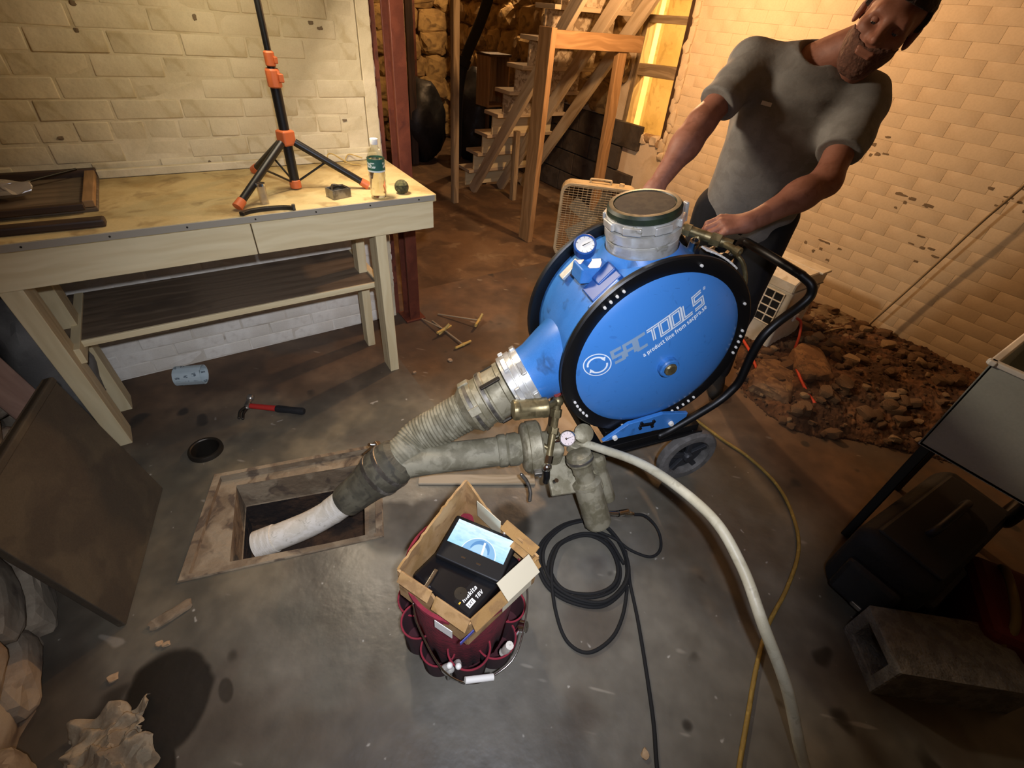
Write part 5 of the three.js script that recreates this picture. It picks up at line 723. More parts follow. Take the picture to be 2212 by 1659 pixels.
// ---------- box fan ----------
{
  const t = thing('box_fan', 'old cream box fan with a wire grille standing on the floor behind the machine', 'fan', [2.5, 0, -2.5], -0.72);
  const w = 0.54, h = 0.54, y = 0.3, loop = []; const rd = 0.07; for (const [cx, cyy, a0] of [[w / 2 - rd, h / 2 - rd, 0], [-w / 2 + rd, h / 2 - rd, 90], [-w / 2 + rd, -h / 2 + rd, 180], [w / 2 - rd, -h / 2 + rd, 270]]) for (let i = 0; i <= 6; i++) { const a = ((a0 + i * 15) * Math.PI) / 180; loop.push([cx + Math.cos(a) * rd, y + cyy + Math.sin(a) * rd]); }
  const shape = new THREE.Shape(loop.map((p) => new THREE.Vector2(...p))), hole = new THREE.Path(loop.map(([x, yy]) => new THREE.Vector2(x * 0.95, y + (yy - y) * 0.95))); shape.holes.push(hole);
  part(t, 'casing', uvm(new THREE.ExtrudeGeometry(shape, { depth: 0.11, bevelEnabled: true, bevelThickness: 0.004, bevelSize: 0.004, bevelSegments: 1 })).translate(0, 0, -0.055), M.fanCream);
  const wires = []; for (let i = 0; i < 31; i++) { const p = -0.25 + (i * 0.5) / 30; wires.push(cy([-0.255, y + p, 0.058], [0.255, y + p, 0.058], 0.0014, 0.0014, 5)); if (i % 2 === 0) wires.push(cy([p, y - 0.255, 0.057], [p, y + 0.255, 0.057], 0.0014, 0.0014, 5)); } part(t, 'front_grille', wires, M.fanCream); part(t, 'back_grille', wires.map((g) => g.clone().translate(0, 0, -0.115)), M.fanCream);
  for (let k = 0; k < 5; k++) { const g = bx(0.19, 0.1, 0.004, 0.125, 0, 0, 0.5, 0, 0, 0.001); g.rotateZ((k * Math.PI * 2) / 5); part(t, 'blade', g.translate(0, y, 0), M.fanBlade); } part(t, 'hub', lt([[0.001, 0.03], [0.04, 0.028], [0.05, 0.02], [0.05, -0.04], [0.001, -0.04]].reverse(), [0, y, 0.02], V(0, 0, 1), 28), M.fanCream);
  part(t, 'handle', tb([[-0.07, y + 0.275, 0], [-0.07, y + 0.3, 0], [0.07, y + 0.3, 0], [0.07, y + 0.275, 0]], 0.008, 30, 8, false, 0.2), M.fanCream); part(t, 'knob', lt([[0.001, 0.02], [0.018, 0.02], [0.02, 0]].reverse(), [0.15, y + 0.272, 0], V(0, 1, 0), 16), M.fanCream);
  for (const s of [-1, 1]) part(t, 'foot', bx(0.03, 0.034, 0.2, s * 0.2, 0.015, 0), M.fanCream);
}
// ---------- dehumidifier ----------
{
  const t = thing('dehumidifier', 'cream plastic dehumidifier with a square grille standing beside the rubble at the right wall', 'dehumidifier', [2.8, 0, -1.185]);
  part(t, 'casing', bx(0.31, 0.4, 0.35, 0, 0.2, 0, 0, 0, 0, 0.02), M.whitePlastic);
  part(t, 'top_hood', [ext([[-0.155, 0], [0.155, 0], [0.155, 0.05], [0.12, 0.075], [-0.1, 0.075], [-0.155, 0.04]], 0.33, 0.006).translate(0, 0.4, -0.165)], M.whitePlastic); part(t, 'top_rim', bx(0.1, 0.014, 0.38, 0.1, 0.478, 0, 0, 0, 0, 0.005), M.whitePlastic);
  part(t, 'grille_recess', bx(0.008, 0.2, 0.27, -0.1535, 0.27, 0.0), M.blackMatte); const bars = []; for (let i = 0; i <= 5; i++) part(t, 'grille_bar', bx(0.012, 0.205, 0.008, -0.157, 0.27, -0.135 + i * 0.054, 0, 0, 0, 0.002), M.whitePlastic); for (let i = 0; i <= 4; i++) part(t, 'grille_bar', bx(0.012, 0.007, 0.278, -0.158, 0.17 + i * 0.05, 0, 0, 0, 0, 0.002), M.whitePlastic);
  part(t, 'seam', bx(0.314, 0.004, 0.354, 0, 0.4, 0), M.greyPaint); part(t, 'socket', [bx(0.04, 0.045, 0.012, 0.02, 0.2, 0.178, 0, 0, 0, 0.004)], M.white); part(t, 'side_grip', bx(0.05, 0.02, 0.01, 0.06, 0.25, 0.176, 0, 0, 0, 0.004), M.black); part(t, 'button', bx(0.03, 0.006, 0.012, -0.03, 0.478, 0.06, 0, 0, 0, 0.002), M.white); part(t, 'button', bx(0.03, 0.006, 0.012, -0.03, 0.478, 0.0, 0, 0, 0, 0.002), M.white);
  solo('red_cable', tb([[2.82, 0.2, -0.995], [2.83, 0.185, -0.97], [2.8, 0.12, -0.93], [2.68, 0.09, -0.875], [2.53, 0.105, -0.79], [2.43, 0.1, -0.7], [2.385, 0.075, -0.62], [2.36, 0.06, -0.56]], 0.0075, 90, 10), M.orangeCord, 'red orange cord hanging from the dehumidifier over the rubble', 'cord', undefined);
  solo('red_cable', tb([[2.6, 0.04, -1.16], [2.5, 0.05, -1.04], [2.43, 0.055, -0.97], [2.37, 0.05, -0.9], [2.365, 0.045, -0.87]], 0.008, 50, 10), M.orangeCord, 'short red cord end lying in front of the dehumidifier foot', 'cord');
}
// ---------- rubble by the right wall ----------
{
  const edge = [[2.62, -1.22], [2.33, -1.0], [2.17, -0.84], [2.12, -0.66], [2.13, -0.53], [2.2, -0.42], [2.36, -0.3], [2.48, -0.17], [2.62, 0.0], [2.8, 0.25]];
  const inside = (x, z) => { let best = 9; for (let i = 0; i + 1 < edge.length; i++) { const [ax, az] = edge[i], [bx2, bz] = edge[i + 1], dx = bx2 - ax, dz = bz - az, k = clamp(((x - ax) * dx + (z - az) * dz) / (dx * dx + dz * dz)), d = Math.hypot(x - ax - k * dx, z - az - k * dz), side = dx * (z - az) - dz * (x - ax); const s = side < 0 ? d : -d; if (Math.abs(s) < Math.abs(best)) best = s; } return best; };
  const hgt = (x, z) => { const d = inside(x, z) + 0.06 * fbm3(x * 5, z * 5, 1); const wall = sst(3.5, 3.1, x) * 0.5 + 0.5; return sst(0, 0.45, d) * (0.05 + 0.05 * wall * sst(-1.1, -0.5, z)) + sst(0, 0.1, d) * (0.012 + 0.03 * (fbm3(x * 14, z * 14, 7) + 0.3) + 0.03 * Math.abs(fbm3(x * 34, z * 34, 2)) + 0.016 * fbm3(x * 70, z * 70, 4)); };
  const t = thing('rubble_heap', 'low heap of brown earth, broken mortar and stones along the foot of the right wall', 'rubble', [0, 0, 0]);
  const g = new THREE.PlaneGeometry(1.36, 1.75, 190, 240); g.rotateX(-Math.PI / 2); g.translate(2.765, 0, -0.4); const p = g.attributes.position; for (let i = 0; i < p.count; i++) { const h = hgt(p.getX(i), p.getZ(i)); p.setY(i, h > 0.003 ? h : -0.02); } g.computeVertexNormals(); const m = part(t, 'earth', uvm(g), M.dirt); m.userData.kind = 'stuff';
  const kinds = Array.from({ length: 8 }, (_, i) => stone(1, 0.62, 0.8, 0.4, 200 + i * 3, 1)); let k = 0;
  for (let i = 0; i < 2500 && k < 295; i++) {
    const x = rr(2.12, 3.4), z = rr(-1.2, 0.2), d = inside(x, z); if (d < 0.02 || (x > 2.6 && x < 3.0 && z < -0.98)) continue; if (d < 0.22 && rnd() < 0.55 && z > -0.75 && x < 2.5) continue; const h = hgt(x, z), s = Math.pow(rnd(), 2.6) * 0.036 + 0.009;
    const st = part(t, 'stone', kinds[k % 8], k % 5 === 0 ? M.rockPale : M.rock); st.name = k ? 'stone_' + String(k).padStart(3, '0') : 'stone'; st.position.set(x, h + s * 0.3, z); st.scale.setScalar(s); st.rotation.set(rr(-0.4, 0.4), rr(0, 6), rr(-0.4, 0.4)); k++;
  }
  const grit = []; for (let i = 0; i < 700; i++) { const x = rr(2.1, 3.44), z = rr(-1.25, 0.25); if (inside(x, z) < 0.0) continue; const s = rr(0.003, 0.009), q = kinds[i % 8].clone(); q.scale(s, s, s); q.rotateY(rr(0, 6)); q.translate(x, hgt(x, z) + 0.002, z); grit.push(q); } const gm = part(t, 'grit', grit, M.rock); gm.userData.kind = 'stuff';
  solo('broken_block', place(stone(0.15, 0.055, 0.095, 0.22, 303, 3), 2.59, 0.1, -0.74, 0, 0.75, 0.06), std({ map: mottle(0x8d6a46, 0x6f5136, { p: 6, spot: 0x4b3a2a, ss: 0.66, rep: 5, s: 176 }), roughness: 1, bumpMap: B.mid, bumpScale: 0.004 }), 'large flat broken brown block lying in the rubble beside the red cord', 'block');
  solo('plaster_slab', place(stone(0.3, 0.05, 0.2, 0.3, 309, 3), 3.27, 0.035, -0.93, 0, 0.25, 0.08), M.concrete, 'grey brown mound of old plaster at the wall foot behind the rubble', 'mound');
  solo('mortar_lump', place(stone(0.17, 0.05, 0.12, 0.35, 312, 3), 2.37, 0.04, -0.79, 0, 0.3), M.rock, 'long brown mortar lump in the rubble nearest the machine wheel', 'lump');
  // cable up the wall
  const cpts = [[3.39, 2.35, -0.3], [3.39, 1.55, -0.44], [3.385, 1.032, -0.564], [3.38, 0.834, -0.618], [3.385, 0.516, -0.693], [3.38, 0.201, -0.771], [3.36, 0.06, -0.81], [3.2, 0.1, -0.86], [3.05, 0.09, -0.9]];
  solo('wall_cable', tb(cpts, 0.0068, 90, 8), M.oldWood, 'thin brown cable running down in front of the right wall', 'cable');
  // scars on the wall where paint has come off
  for (let i = 0; i < 48; i++) { const c = [[1.05, -1.3], [0.75, -1.55], [0.55, -1.75], [0.82, -1.0], [0.42, -1.3], [0.95, -0.6], [0.6, -0.75]][i % 7]; const w = scene.getObjectByName('wall_right'); part(w, 'paint_scar', place(stone(0.0016, rr(0.003, 0.009), rr(0.006, 0.024), 0.7, 320 + i, 2), 3.4506, c[0] + rr(-0.07, 0.07), c[1] + rr(-0.12, 0.12)), M.concrete); }
}
// ---------- grey laundry tub, tool bag, block at the right ----------
{
  const t = thing('laundry_tub', 'grey plastic laundry tub with a white rim on dark legs at the right edge', 'sink', [1.72, 0, -0.1]);
  const W = 0.55, D = 0.62, th = 0.012, y0 = 0.52, y1 = 0.845;
  const side = (w, x, z, ry) => part(t, 'side', bx(w, y1 - y0, th, 0, (y0 + y1) / 2, 0, 0, 0, 0, 0.004).rotateY(ry).translate(x, 0, z), M.greySink);
  side(D, th / 2, D / 2, Math.PI / 2); side(D, W - th / 2, D / 2, Math.PI / 2); side(W, W / 2, th / 2, 0); side(W, W / 2, D - th / 2, 0);
  part(t, 'basin_floor', bx(W, 0.014, D, W / 2, y0 + 0.007, D / 2), M.greySink);
  part(t, 'rim', [bx(0.02, 0.016, D + 0.02, 0.004, y1, D / 2, 0, 0, 0, 0.005), bx(0.02, 0.016, D + 0.02, W - 0.004, y1, D / 2, 0, 0, 0, 0.005), bx(W + 0.02, 0.016, 0.02, W / 2, y1, 0.004, 0, 0, 0, 0.005), bx(W + 0.02, 0.016, 0.02, W / 2, y1, D - 0.004, 0, 0, 0, 0.005)], M.white, 'white rim');
  for (const [x, z] of [[0.05, 0.022], [W - 0.05, 0.022], [0.05, D - 0.06], [W - 0.05, D - 0.06]]) part(t, 'leg', bx(0.03, y0, 0.03, x, y0 / 2, z, 0, 0, 0, 0.004), M.black);
  part(t, 'drain_pipe', tb([[W / 2, y0, D / 2], [W / 2, 0.3, D / 2], [W / 2 + 0.05, 0.26, D / 2], [W - 0.1, 0.26, D / 2], [W - 0.08, 0.0, D / 2]], 0.02, 40, 12), M.black);
  const b = thing('tool_bag', 'bulky black tool bag on the floor under the grey tub', 'bag', [1.77, 0, 0.085], -0.06);
  const g = new RoundedBoxGeometry(0.6, 0.27, 0.24, 8, 0.05); rough(g, 0.016, 7); g.scale(1, 1.1, 1); g.translate(0, 0.152, 0); part(b, 'body', toCreasedNormals(uvm(g), 0.9), std({ color: 0x0a0b0e, roughness: 0.75, bumpMap: B.mid, bumpScale: 0.004 }));
  part(b, 'flap', rough(bx(0.5, 0.02, 0.19, 0, 0.3, 0.01, 0, 0, 0, 0.008), 0.008, 9), std({ color: 0x15171c, roughness: 0.6 })); part(b, 'handle', tb([[-0.12, 0.28, 0], [-0.1, 0.34, 0.01], [0.1, 0.34, 0.01], [0.12, 0.28, 0]], 0.012, 30, 10), std({ color: 0x22252c, roughness: 0.5 })); part(b, 'pocket', rough(bx(0.26, 0.15, 0.05, -0.1, 0.11, 0.125, 0, 0, 0, 0.02), 0.006, 12), M.bagBlack); part(b, 'side_pocket', rough(bx(0.04, 0.16, 0.16, -0.305, 0.12, 0, 0, 0, 0, 0.015), 0.004, 12), M.bagBlack); part(b, 'buckle', bx(0.012, 0.018, 0.035, -0.325, 0.06, 0.02, 0, 0, 0, 0.004), M.steel);
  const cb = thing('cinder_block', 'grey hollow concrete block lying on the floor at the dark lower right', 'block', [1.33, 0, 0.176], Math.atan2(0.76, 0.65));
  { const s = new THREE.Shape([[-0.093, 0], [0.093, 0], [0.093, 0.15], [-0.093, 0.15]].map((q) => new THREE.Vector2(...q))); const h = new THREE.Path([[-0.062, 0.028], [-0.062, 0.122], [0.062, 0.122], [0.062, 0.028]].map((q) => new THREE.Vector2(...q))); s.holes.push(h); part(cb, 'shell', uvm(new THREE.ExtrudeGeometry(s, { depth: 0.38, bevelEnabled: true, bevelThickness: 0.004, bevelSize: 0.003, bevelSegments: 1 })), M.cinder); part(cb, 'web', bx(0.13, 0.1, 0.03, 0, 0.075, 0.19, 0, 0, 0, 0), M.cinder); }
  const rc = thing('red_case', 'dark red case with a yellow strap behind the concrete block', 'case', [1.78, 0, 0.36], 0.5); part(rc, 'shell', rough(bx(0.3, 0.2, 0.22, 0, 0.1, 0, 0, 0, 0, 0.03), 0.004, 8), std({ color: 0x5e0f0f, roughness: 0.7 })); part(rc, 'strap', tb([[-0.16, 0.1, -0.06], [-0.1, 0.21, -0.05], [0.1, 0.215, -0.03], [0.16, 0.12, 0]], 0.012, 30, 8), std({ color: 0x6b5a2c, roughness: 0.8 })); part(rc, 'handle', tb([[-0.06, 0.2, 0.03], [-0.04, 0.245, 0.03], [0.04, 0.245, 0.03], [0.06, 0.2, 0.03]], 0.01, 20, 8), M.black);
}
// ---------- the man behind the machine ----------
function nets(f, lo, hi, h) {   // surface nets over a signed distance field: one smooth closed skin
  const nx = Math.ceil((hi[0] - lo[0]) / h) + 1, ny = Math.ceil((hi[1] - lo[1]) / h) + 1, nz = Math.ceil((hi[2] - lo[2]) / h) + 1, val = new Float32Array(nx * ny * nz), id = (i, j, k) => (k * ny + j) * nx + i;
  for (let k = 0; k < nz; k++) for (let j = 0; j < ny; j++) for (let i = 0; i < nx; i++) val[id(i, j, k)] = f(lo[0] + i * h, lo[1] + j * h, lo[2] + k * h);
  const vid = new Int32Array(nx * ny * nz).fill(-1), P = [];
  for (let k = 0; k < nz - 1; k++) for (let j = 0; j < ny - 1; j++) for (let i = 0; i < nx - 1; i++) {
    let n = 0, x = 0, y = 0, z = 0, m = 0; const c = [];
    for (let q = 0; q < 8; q++) { c[q] = val[id(i + (q & 1), j + ((q >> 1) & 1), k + (q >> 2))]; if (c[q] < 0) m++; }
    if (m === 0 || m === 8) continue;
    for (let q = 0; q < 8; q++) for (const b of [1, 2, 4]) { if (q & b) continue; const a0 = c[q], a1 = c[q | b]; if (a0 < 0 === a1 < 0) continue; const t = a0 / (a0 - a1); x += (q & 1) + (b === 1 ? t : 0); y += ((q >> 1) & 1) + (b === 2 ? t : 0); z += (q >> 2) + (b === 4 ? t : 0); n++; }
    vid[id(i, j, k)] = P.length / 3; P.push(lo[0] + (i + x / n) * h, lo[1] + (j + y / n) * h, lo[2] + (k + z / n) * h);
  }
  const ix = [], quad = (a, b, c, d, s) => (s ? ix.push(a, b, c, a, c, d) : ix.push(a, c, b, a, d, c));
  for (let k = 1; k < nz - 1; k++) for (let j = 1; j < ny - 1; j++) for (let i = 1; i < nx - 1; i++) {
    const s = val[id(i, j, k)] < 0;
    if (s !== val[id(i + 1, j, k)] < 0) quad(vid[id(i, j - 1, k - 1)], vid[id(i, j, k - 1)], vid[id(i, j, k)], vid[id(i, j - 1, k)], s);
    if (s !== val[id(i, j + 1, k)] < 0) quad(vid[id(i - 1, j, k - 1)], vid[id(i - 1, j, k)], vid[id(i, j, k)], vid[id(i, j, k - 1)], s);
    if (s !== val[id(i, j, k + 1)] < 0) quad(vid[id(i - 1, j - 1, k)], vid[id(i, j - 1, k)], vid[id(i, j, k)], vid[id(i - 1, j, k)], s);
  }
  const g = new THREE.BufferGeometry(), p = new Float32Array(P); g.setAttribute('position', new THREE.BufferAttribute(p, 3)); g.setIndex(ix);
  const nr = new Float32Array(p.length), e = h * 0.5; for (let i = 0; i < p.length; i += 3) { const x = p[i], y = p[i + 1], z = p[i + 2], v = V(f(x + e, y, z) - f(x - e, y, z), f(x, y + e, z) - f(x, y - e, z), f(x, y, z + e) - f(x, y, z - e)).normalize(); nr[i] = v.x; nr[i + 1] = v.y; nr[i + 2] = v.z; }
  g.setAttribute('normal', new THREE.BufferAttribute(nr, 3));
  return uvm(g);
}
const smin = (a, b, k) => { const h = Math.max(k - Math.abs(a - b), 0) / k; return Math.min(a, b) - h * h * k * 0.25; };
function caps(a, b, ra, rb) {
  const [ax, ay, az] = a, dx = b[0] - ax, dy = b[1] - ay, dz = b[2] - az, L = 1 / (dx * dx + dy * dy + dz * dz || 1e-9);
  return (x, y, z) => { const px = x - ax, py = y - ay, pz = z - az, t = clamp((px * dx + py * dy + pz * dz) * L), qx = px - t * dx, qy = py - t * dy, qz = pz - t * dz; return Math.sqrt(qx * qx + qy * qy + qz * qz) - (ra + (rb - ra) * t); };
}
const ell = (c, r) => (x, y, z) => { const a = (x - c[0]) / r[0], b = (y - c[1]) / r[1], d = (z - c[2]) / r[2], k = Math.sqrt(a * a + b * b + d * d); return (k - 1) * Math.min(r[0], r[1], r[2]); };
const join = (fs, k) => (x, y, z) => { let d = 9; for (const f of fs) d = smin(d, f(x, y, z), k); return d; };
const add = (a, b, k = 1) => [a[0] + b[0] * k, a[1] + b[1] * k, a[2] + b[2] * k];
const mid = (a, b, t) => [lerp(a[0], b[0], t), lerp(a[1], b[1], t), lerp(a[2], b[2], t)];
const unit = (a) => { const l = Math.hypot(...a); return [a[0] / l, a[1] / l, a[2] / l]; };
const cross = (a, b) => [a[1] * b[2] - a[2] * b[1], a[2] * b[0] - a[0] * b[2], a[0] * b[1] - a[1] * b[0]];
const dot = (a, b) => a[0] * b[0] + a[1] * b[1] + a[2] * b[2];
{
  const J = {
    pel: [1.97, 0.93, -1.085], neck: [1.85, 1.455, -0.985], rs: [1.735, 1.41, -1.135], ls: [1.965, 1.345, -0.835],
    re: [1.535, 1.245, -1.12], rw: [1.365, 1.06, -1.1], le: [1.755, 1.14, -0.745], lw: [1.487, 1.022, -0.795],
    rh: [1.895, 0.9, -1.16], lh: [2.035, 0.9, -1.0], rk: [1.87, 0.48, -1.18], lk: [2.02, 0.48, -0.97], ra: [1.96, 0.07, -1.25], la: [2.1, 0.07, -0.98],
  };
  const F = [-0.75, 0, 0.66], LV = unit([0.66, -0.12, 0.75]);
  // torso in its own frame: axis from pelvis to neck, width along LV
  const ax = [J.neck[0] - J.pel[0], J.neck[1] - J.pel[1], J.neck[2] - J.pel[2]], AL = Math.hypot(...ax), au = unit(ax), fw = unit(cross(LV, au)), lv = cross(au, fw);
  const prof = (s, tab) => { for (let i = 0; i + 1 < tab.length; i++) if (s <= tab[i + 1][0] || i + 2 === tab.length) { const t = clamp((s - tab[i][0]) / (tab[i + 1][0] - tab[i][0])), k = t * t * (3 - 2 * t); return [lerp(tab[i][1], tab[i + 1][1], k), lerp(tab[i][2], tab[i + 1][2], k)]; } };
  const torso = (tab, s0, s1) => (x, y, z) => {
    const p = [x - J.pel[0], y - J.pel[1], z - J.pel[2]], h = dot(p, au), s = h / AL, a = dot(p, lv), b = dot(p, fw) - 0.012 * Math.sin(clamp(s) * 3.1), [w, d] = prof(s, tab), k = Math.pow(Math.pow(Math.abs(a / w), 2.4) + Math.pow(Math.abs(b / d), 2.4), 1 / 2.4);
    return Math.max((k - 1) * Math.min(w, d) * 0.9, (s0 - s) * AL, (s - s1) * AL);
  };
  const shirtTab = [[-0.2, 0.188, 0.135], [0.1, 0.18, 0.135], [0.4, 0.178, 0.128], [0.68, 0.198, 0.132], [0.84, 0.185, 0.118], [0.95, 0.12, 0.088], [1.04, 0.062, 0.06]];
  const bodyTab = shirtTab.map(([s, w, d]) => [s, w - 0.022, d - 0.02]);
  const trap = [caps(add(J.neck, [0, -0.03, -0.01]), add(J.rs, [0, 0.012, 0]), 0.062, 0.058), caps(add(J.neck, [0, -0.03, -0.01]), add(J.ls, [0, 0.012, 0]), 0.062, 0.058)];
  const sleeve = (s, e, r0, r1, t) => { const end = mid(s, e, t), n = unit([e[0] - s[0], e[1] - s[1], e[2] - s[2]]), c = caps(s, mid(s, e, t * 1.15), r0, r1); return (x, y, z) => -smin(-c(x, y, z), -((x - end[0]) * n[0] + (y - end[1]) * n[1] + (z - end[2]) * n[2]), 0.008); };
  const tFn = join([torso(shirtTab, -0.16, 1.0), ...trap, sleeve(J.rs, J.re, 0.07, 0.066, 0.68), sleeve(J.ls, J.le, 0.076, 0.07, 0.66)], 0.045);
  const folds = (x, y, z) => tFn(x, y, z) - 0.004 * Math.sin((y + x * 0.8 - z * 0.5) * 46 + 3 * vn3(x * 9, y * 9, z * 9)) * vn3(x * 5 + 3, y * 5, z * 5) - 0.012 * (vn3(x * 11, y * 7, z * 11) - 0.5);
  const neckHole = caps(add(J.neck, [-0.03, 0.03, 0.02]), add(J.neck, [-0.05, 0.14, 0.06]), 0.062, 0.075);
  const shirtFn = (x, y, z) => -smin(-folds(x, y, z), neckHole(x, y, z), 0.012);
  const shirt = nets(shirtFn, [1.5, 0.78, -1.36], [2.3, 1.56, -0.66], 0.0072);
  // skin: arms, neck, trunk and legs in one field
  const arm = (s, e, w) => [caps(s, e, 0.05, 0.043), caps(e, mid(e, w, 0.35), 0.044, 0.047), caps(mid(e, w, 0.3), w, 0.046, 0.029)];
  const hc = [1.846, 1.553, -0.82];
  const bodyFn = join([torso(bodyTab, -0.1, 1.0), ...arm(J.rs, J.re, J.rw), ...arm(J.ls, J.le, J.lw), caps(add(J.neck, [0.01, -0.02, -0.01]), add(hc, [0.02, -0.03, -0.01]), 0.06, 0.055), caps(J.rh, J.rk, 0.08, 0.052), caps(J.rk, J.ra, 0.052, 0.04), caps(J.lh, J.lk, 0.08, 0.052), caps(J.lk, J.la, 0.052, 0.04)], 0.03);
  const skinA = nets(bodyFn, [1.28, 0.02, -1.36], [2.26, 1.62, -0.62], 0.0115);
  // head, in its own frame: x to the man's left, y up, z out of the face
  const hf = unit([-0.913, -0.14, 0.385]), hl0 = [0.391, -0.333, 0.858], hu = unit(cross(hf, hl0)), hl = cross(hu, hf);
  const HM = new THREE.Matrix4().makeBasis(vec(hl), vec(hu), vec(hf)).setPosition(...hc);
  const crown = ell([0, 0.032, -0.012], [0.076, 0.086, 0.097]);
  const headParts = [crown, ell([0, -0.045, 0.032], [0.061, 0.08, 0.062]), caps([-0.012, -0.108, 0.066], [0.012, -0.108, 0.066], 0.021, 0.021), caps([-0.05, -0.06, 0.0], [-0.02, -0.1, 0.055], 0.022, 0.02), caps([0.05, -0.06, 0.0], [0.02, -0.1, 0.055], 0.022, 0.02), ell([-0.04, -0.022, 0.062], [0.026, 0.024, 0.026]), ell([0.04, -0.022, 0.062], [0.026, 0.024, 0.026]), caps([-0.034, 0.022, 0.08], [0.034, 0.022, 0.08], 0.013, 0.013)];
  const nose = join([caps([0, 0.012, 0.09], [0, -0.03, 0.112], 0.008, 0.0125), caps([-0.012, -0.034, 0.098], [0.012, -0.034, 0.098], 0.009, 0.009)], 0.012);
  const lips = join([caps([-0.022, -0.062, 0.09], [0.022, -0.062, 0.09], 0.0055, 0.0055), caps([-0.018, -0.072, 0.09], [0.018, -0.072, 0.09], 0.006, 0.006)], 0.003);
  const ears = (x, y, z) => Math.max(ell([0.083 * Math.sign(x), -0.006, -0.008], [0.011, 0.033, 0.021])(x, y, z), -ell([0.096 * Math.sign(x), -0.004, -0.002], [0.011, 0.02, 0.012])(x, y, z));
  const base = join(headParts, 0.03), sockets = (x, y, z) => ell([0.033 * Math.sign(x), -0.002, 0.1], [0.019, 0.012, 0.018])(x, y, z);
  const headFn = (x, y, z) => { let d = base(x, y, z); const s = sockets(x, y, z); d = -smin(-d, s, 0.012); d = smin(d, nose(x, y, z), 0.014); d = smin(d, lips(x, y, z), 0.006); d = smin(d, ears(x, y, z), 0.008); return smin(d, caps([0, -0.06, -0.02], [0, -0.16, -0.06], 0.056, 0.058)(x, y, z), 0.02); };
  const skinB = nets(headFn, [-0.115, -0.16, -0.13], [0.115, 0.135, 0.14], 0.0038).applyMatrix4(HM);
  const hairFn = (x, y, z) => Math.max(crown(x, y, z) - 0.011 - 0.004 * vn3(x * 90, y * 90, z * 60), Math.min(z - 0.02, 0.9) > 0 ? 0.058 + 0.05 * Math.max(0, z - 0.06) - y : -0.055 + Math.max(0, z + 0.03) * 1.6 - y);
  const hair = nets(hairFn, [-0.105, -0.08, -0.135], [0.105, 0.145, 0.11], 0.0042).applyMatrix4(HM);
  const beardFn = (x, y, z) => Math.max(base(x, y, z) - 0.0018 - 0.002 * vn3(x * 120, y * 120, z * 120), y + 0.053 + Math.abs(x) * -0.3 + 0.012 * (vn3(x * 90, y * 90, z * 90) - 0.5), 0.012 - z, -(Math.hypot(x / 2.6, (y + 0.068) * 1.1, (z - 0.1) * 0.3) - 0.0085 - 0.004 * (vn3(x * 160, y * 160, z * 160) - 0.5)));
  const beard = nets(beardFn, [-0.09, -0.15, 0.0], [0.09, -0.005, 0.125], 0.0027).applyMatrix4(HM);
  // hands: palm, four unequal bent fingers and a thumb from the side of the palm
  function hand(w, el, f, n, side, curl, grip) {   // side: +1 when the thumb lies towards cross(f, n)
    f = unit(f); n = unit(add(n, f, -dot(n, f))); const a = cross(f, n).map((q) => q * side), fs = [], at = (u, v, h) => add(add(add(w, f, u), a, v), n, h);
    const len = [[0.042, 0.026, 0.021], [0.046, 0.03, 0.022], [0.043, 0.028, 0.021], [0.034, 0.021, 0.019]];
    for (let i = 0; i < 4; i++) {
      const v = 0.03 - i * 0.0205, k = at(0.088 - Math.abs(i - 1.2) * 0.005, v, 0.004 - Math.abs(i - 1.5) * 0.002);
      fs.push(caps(at(0.005, v * 0.55, 0), k, 0.0155, 0.0125));
      let q = k, g = 0; for (let s = 0; s < 3; s++) { g += curl[s] * (1 + 0.08 * i); const d = add(f.map((c) => c * Math.cos(g)), n, -Math.sin(g)), e = add(q, d, len[i][s]); fs.push(caps(q, e, 0.0102 - s * 0.0008 - (i === 3 ? 0.001 : 0), 0.0095 - s * 0.0009 - (i === 3 ? 0.001 : 0))); q = e; }
    }
    const t0 = at(0.025, 0.022, -0.008), t1 = at(0.055, 0.05, -0.018), t2 = at(0.082, 0.05 - grip * 0.012, -0.036), t3 = at(0.096, 0.036 - grip * 0.018, -0.05);
    const th = [caps(t0, t1, 0.0165, 0.0125), caps(t1, t2, 0.0118, 0.0105), caps(t2, t3, 0.0105, 0.0088)];
    const palm = join(fs.filter((_, i) => i % 4 === 0), 0.014), fingers = [0, 1, 2, 3].map((i) => join(fs.slice(i * 4 + 1, i * 4 + 4), 0.004)), thumb = join(th, 0.006), back = unit(add(el, w, -1)), wr = caps(add(w, back, 0.06), add(w, f, 0.014), 0.0335, 0.027);
    const fn = (x, y, z) => { let d = smin(palm(x, y, z), wr(x, y, z), 0.02); for (const g of fingers) d = smin(d, g(x, y, z), 0.005); return smin(d, thumb(x, y, z), 0.009); };
    const c = at(0.07, 0, -0.03), R = 0.13; return nets(fn, add(c, [-R, -R, -R]), add(c, [R, R, R]), 0.0032);
  }
  const handL = hand(J.lw, J.le, [-0.8, -0.12, -0.5], [-0.25, 0.9, 0.25], 1, [0.5, 0.95, 0.7], 1), handR = hand(J.rw, J.re, [-0.62, -0.72, 0.1], [-0.55, 0.75, 0.3], -1, [0.45, 0.8, 0.6], 1);
  const t = thing('person', 'man in grey T-shirt and dark trousers leaning over the blue machine', 'person', [0, 0, 0]);
  part(t, 'body', [skinA, skinB, handL, handR], M.skin);
  part(t, 't_shirt', shirt, M.shirt, 'grey T-shirt'); part(t, 'hair', hair, M.hair, 'short dark hair'); part(t, 'beard', beard, std({ map: mottle(0x684536, 0x533629, { p: 16, rep: 14, s: 190 }), roughness: 0.9, bumpMap: B.fine, bumpScale: 0.002 }), 'short brown beard');
  const HP = (x, y, z) => V(x, y, z).applyMatrix4(HM);
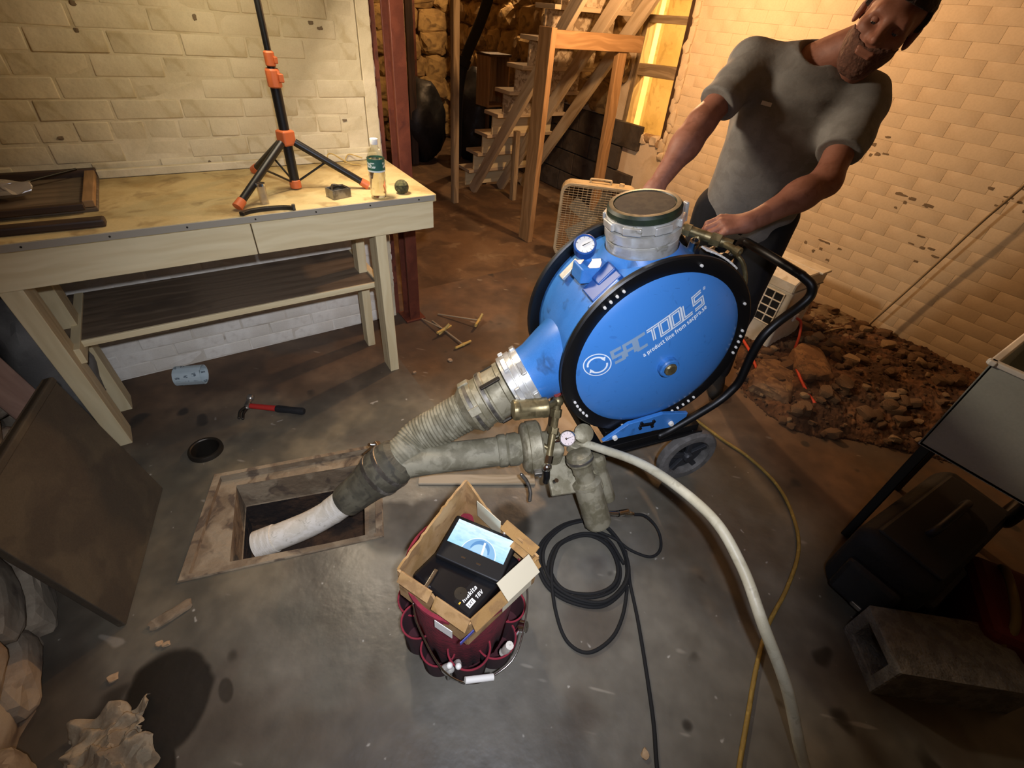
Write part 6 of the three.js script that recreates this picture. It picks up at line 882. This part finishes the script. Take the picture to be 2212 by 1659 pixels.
  for (const s of [-1, 1]) { const e = part(t, 'eye', sph(0.0125, ...HP(0.033 * s, -0.002, 0.0748).toArray(), 1, 1, 1, 16, 12), std({ color: 0x9c8a80, roughness: 0.4 })); part(e, 'iris', lt([[0.0055, 0], [0.001, 0.0006]], HP(0.033 * s, -0.0075, 0.0855), vec(hf).addScaledVector(vec(hu), -0.35), 16), M.black); part(t, 'eyebrow', tb([HP(0.018 * s, 0.024, 0.094), HP(0.033 * s, 0.027, 0.091), HP(0.048 * s, 0.023, 0.078)], 0.0028, 14, 8), M.hair); part(t, 'eyelid', sph(0.0138, ...HP(0.033 * s, 0.0015, 0.0752).toArray(), 1, 0.88, 1, 24, 16), M.skin); }
  // trousers and shoes
  const hipFn = ell(add(J.pel, [0.005, -0.03, 0]), [0.185, 0.15, 0.185]);
  const trFn = join([(x, y, z) => { const p = [x - J.pel[0], y - J.pel[1], z - J.pel[2]], a = dot(p, LV), b = dot(p, F), k = Math.sqrt((a / 0.172) ** 2 + (b / 0.122) ** 2 + ((p[1] + 0.02) / 0.16) ** 2); return (k - 1) * 0.12; }, caps(J.rh, J.rk, 0.102, 0.074), caps(J.rk, add(J.ra, [0, 0.02, 0]), 0.074, 0.062), caps(J.lh, J.lk, 0.102, 0.074), caps(J.lk, add(J.la, [0, 0.02, 0]), 0.074, 0.062)], 0.03);
  part(t, 'trousers', nets((x, y, z) => Math.max(trFn(x, y, z) - 0.008 * (vn3(x * 14, y * 8, z * 14) - 0.5), 0.045 - y), [1.7, 0.02, -1.4], [2.28, 1.1, -0.8], 0.0125), M.trousers, 'dark work trousers');
  for (const k of ['ra', 'la']) { const a = J[k], heel = add([a[0], 0.042, a[2]], F, -0.06), toe = add([a[0], 0.036, a[2]], F, 0.15), fn = join([caps(heel, mid(heel, toe, 0.55), 0.04, 0.043), caps(mid(heel, toe, 0.5), toe, 0.044, 0.036), caps(a, add(a, [0, 0.05, 0]), 0.05, 0.055)], 0.03); part(t, 'shoe', nets((x, y, z) => Math.max(fn(x, y, z), 0.002 - y), [a[0] - 0.28, -0.02, a[2] - 0.2], [a[0] + 0.2, 0.17, a[2] + 0.26], 0.008), M.blackMatte); }
  // blurred white print on the chest, set on the cloth by walking in along the facing direction
  const onShirt = (p, d) => { let q = add(p, d, 0.4); for (let i = 0; i < 200; i++) { const v = shirtFn(...q); if (v < 0.0006) break; q = add(q, d, -Math.max(0.001, v * 0.6)); } return q; };
  const tagC = onShirt([1.755, 1.315, -1.045], F); const tg = bx(0.045, 0.012, 0.002, 0, 0, 0, 0, 0, 0, 0); const gm = new THREE.Matrix4().makeBasis(vec(LV), vec(cross(F, LV)).normalize(), vec(F)).setPosition(...add(tagC, F, 0.004)); part(t, 'chest_print', tg.applyMatrix4(gm), std({ color: 0xe0dcd4, roughness: 0.8 }), 'small white chest print');
}
renderer.render(scene, camera);
